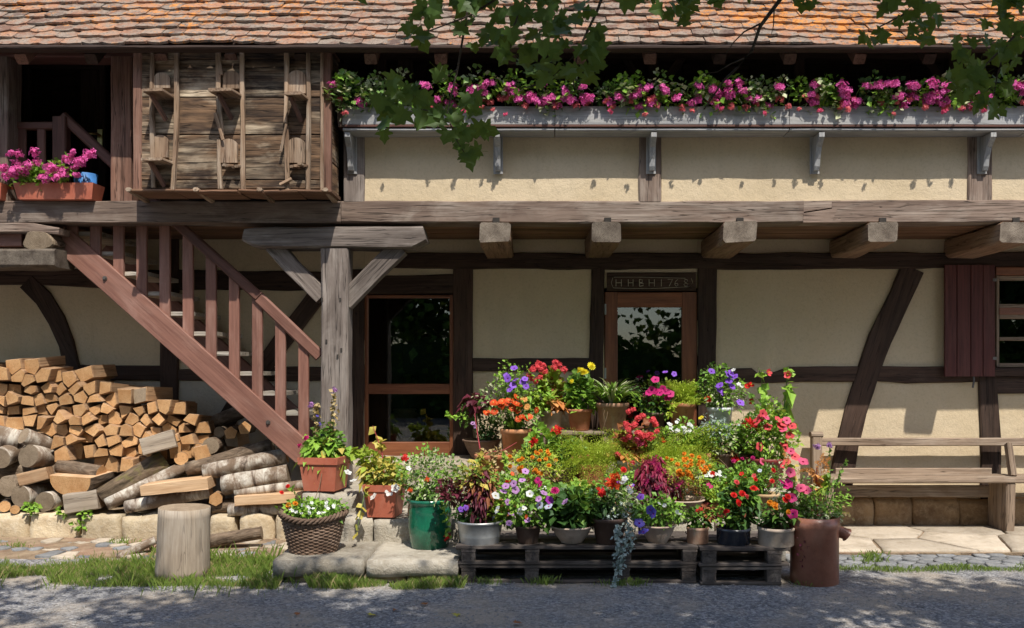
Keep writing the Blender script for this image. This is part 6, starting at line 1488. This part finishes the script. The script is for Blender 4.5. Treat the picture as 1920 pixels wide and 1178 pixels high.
twig([(838, 215, 0), (790, 205, 0), (745, 215, 0)], .003); twig([(858, 130, 0), (830, 150, 0), (790, 165, 0)], .003)
twig([(1170, -120, .1), (1120, 20, .05), (1082, 100, 0), (1030, 150, 0), (985, 165, 0)], .006); twig([(1082, 100, 0), (1075, 160, 0), (1100, 190, 0)], .003)
twig([(960, -120, 0), (985, -10, 0), (960, 60, 0), (955, 110, 0)], .005); twig([(960, -20, 0), (880, 30, 0), (800, 60, 0), (780, 100, 0)], .004)
twig([(1520, -140, .2), (1466, -5, .1), (1425, 50, .05), (1410, 95, 0), (1380, 130, 0), (1358, 150, 0), (1320, 205, 0)], .009, 3.0); twig([(1425, 45, .05), (1395, 60, 0), (1375, 80, 0), (1362, 100, 0)], .004, 3.0); twig([(1452, 10, .05), (1450, 50, 0), (1446, 66, 0)], .003, 3.0)
twig([(1395, 110, 0), (1370, 120, 0), (1345, 135, 0), (1322, 138, 0)], .003, 3.0); twig([(1300, -120, .1), (1290, -10, .1), (1285, 40, .1)], .004); twig([(1250, -100, .1), (1255, 0, .1)], .004)
twig([(1760, -140, .1), (1730, -10, .1), (1690, 30, .1), (1650, 50, .1), (1632, 80, .1)], .006, 3.1); twig([(1730, -10, .1), (1745, 50, .1), (1725, 80, .1)], .004, 3.1)
twig([(2020, -60, .1), (1930, 40, .1), (1890, 80, .1), (1850, 120, .1), (1810, 180, .1)], .007, 2.9); twig([(1890, 80, .1), (1870, 140, .1), (1862, 190, .1)], .004, 2.9); twig([(1960, -100, .1), (1905, -10, .1), (1880, 30, .1)], .005, 2.9)
LM = [maple_mesh('leaf', LF['maple'], 80 + i) for i in range(8)]
cl = [(790, 45, 34, 34, 6), (845, 22, 46, 26, 10), (905, 18, 46, 24, 9), (925, 62, 26, 26, 5), (962, 88, 30, 26, 6), (1000, 60, 40, 46, 12), (1060, 38, 50, 38, 12), (1112, 78, 30, 34, 6), (1075, 110, 50, 34, 11), (1020, 120, 44, 34, 9), (985, 20, 50, 24, 9), (990, 150, 18, 16, 2), (1090, 150, 34, 22, 5), (880, 70, 26, 24, 4), (775, 75, 20, 14, 3),
      (815, 140, 18, 20, 3), (775, 170, 34, 24, 6), (735, 205, 34, 26, 7), (722, 240, 22, 18, 3), (785, 215, 36, 24, 7), (830, 235, 34, 24, 7), (872, 205, 28, 30, 5), (862, 258, 30, 24, 7), (880, 290, 26, 14, 5), (895, 250, 14, 20, 2), (745, 165, 14, 14, 2),
      (1246, 16, 34, 24, 7), (1292, 32, 26, 28, 5), (1330, 4, 40, 14, 6), (1390, -6, 40, 14, 5), (1500, 8, 30, 18, 4), (1520, 2, 26, 16, 4), (650, 2, 24, 8, 2), (1200, -2, 40, 12, 4),
      (1640, 62, 20, 26, 4), (1680, 26, 34, 26, 8), (1735, 24, 34, 26, 8), (1722, 68, 26, 24, 5), (1632, 88, 16, 14, 2), (1660, 6, 36, 16, 5), (1705, 48, 30, 22, 5),
      (1870, 26, 34, 30, 8), (1905, 60, 26, 30, 6), (1850, 90, 34, 24, 8), (1885, 115, 30, 28, 7), (1815, 120, 26, 24, 5), (1840, 150, 34, 26, 8), (1795, 155, 18, 16, 3), (1870, 170, 30, 24, 6), (1830, 188, 34, 18, 6), (1862, 205, 18, 14, 3), (1905, 5, 24, 20, 4), (1795, 92, 14, 14, 2)]
for (cx_, cy_, rx, ry, n) in cl:
    Y0 = 3.0 if cx_ > 1600 else YT
    for i in range(n):
        a = U(0, 6.28); q = math.sqrt(R.random()); px, py = cx_ + rx * q * math.cos(a), cy_ + ry * q * math.sin(a); sz = U(25, 38) * (.82 if 1200 < cx_ else 1.0) * Y0 / F
        d = Vector((U(-.8, .8), U(-.5, .3), U(-1.1, .05))).normalized(); nrm = Vector((U(-.7, .7), -1, U(-.2, .9)))
        Mx = frame(d.cross(nrm), d, W(px, py - 10, Y0 + U(-.12, .12)))
        obj('leaf', LM[R.randrange(8)], TR, Mx @ Matrix.Scale(sz, 4))
# the rest of the crown, above and behind the camera, as one mass
n = 26000; V = []; c = []
cr = []
def ok(x, y, z): return z > 1.9 + .46 * max(y, 0) and z < 9
k = 0
clump = []
while len(clump) < 760:
    z = U(3.5, 7.2); x = U(-5.6, 7.5); xs = x - .226 * z; yg = 5.93 - abs(R.gauss(0, 1)) * 2.6 + .25 * nz((x, 0, 3), .9) + (.05 if -.9 < xs < 2.4 else 0); y = yg - z / 1.64
    if xs < -2.3 and yg > 4.6 and R.random() < .5: continue
    if ok(x, y, z - .35) and nz((x * .8, yg * .9, z * .3), 1.0) > -.33: clump.append((x, y, z))
parts_ = [leaves(72, q, (U(.28, .5), U(.28, .5), U(.2, .34)), .11, .8, .15, .1, .2) for q in clump]
v, f = join(parts_); tag(mk('crown', v, f, LF['maple'], TR), kind='stuff')
# ---------------------------------------------------------------- trees across the yard, seen only in the panes
def far_tree(label, x, y, h, r, m):
    o = thing('garden_tree', label, 'tree', (x, y, 0), 'trees across the yard'); mb = MB()
    mb.tube([(x, y, -.1), (x + .1, y, h * .3), (x - .1, y + .1, h * .6), (x, y, h * .9)], [.22, .17, .1, .03], 10)
    for i in range(5): a = i * 1.3; mb.tube([(x, y, h * (.3 + .08 * i)), (x + math.cos(a) * r * .7, y + math.sin(a) * r * .7, h * (.5 + .07 * i))], [.07, .02], 6)
    mb.build('trunk', MT['branchbark'], o)
    q = [leaves(70, (x + R.gauss(0, .42) * r, y + R.gauss(0, .42) * r, h * .6 + R.gauss(0, .2) * h), (.9, .9, .7), .34, .8, .15) for i in range(70)]
    v, f = join(q); tag(mk('crown', v, f, LF[m], o), kind='stuff')
for i, (x, y, h, r, m) in enumerate(((-9, -11, 7.5, 3, 'green'), (-4.5, -12.5, 8.5, 3.2, 'dark'), (.5, -13, 9, 3.2, 'green'), (5.5, -12, 8, 3, 'dark'), (10, -12.5, 8.5, 3.2, 'green'), (-14, -12, 8, 3, 'dark'), (15, -11, 8, 3, 'dark'))):
    far_tree(('leftmost', 'second from the left', 'third from the left', 'middle', 'third from the right', 'far left', 'far right')[i] + ' of the trees across the yard behind the viewer', x, y, h, r, m)
q = [leaves(150, (x, -10 + R.gauss(0, .3), 1.7 + R.gauss(0, .3)), (.9, .8, 1.9), .3, .8, .1) for x in np.arange(-20, 20, .8)]
hd = thing('hedge', 'tall unseen hedge added across the yard to darken the pane reflections', 'hedge', (0, -10, 0))  # unseen, added so the glass reflects dark green instead of bright sky
mb = MB(); nh = 40
for i in range(nh): x = -20 + i; mb.box(x, x + 1, -10.6 + U(-.1, .1), -9.9, -.05, 1.9 + U(-.2, .4))
mb.build('core', LF['dark'], hd)  # solid fill added to keep sky gaps out of the pane reflections
v, f = join(q); tag(mk('foliage', v, f, LF['green'], hd), kind='stuff')
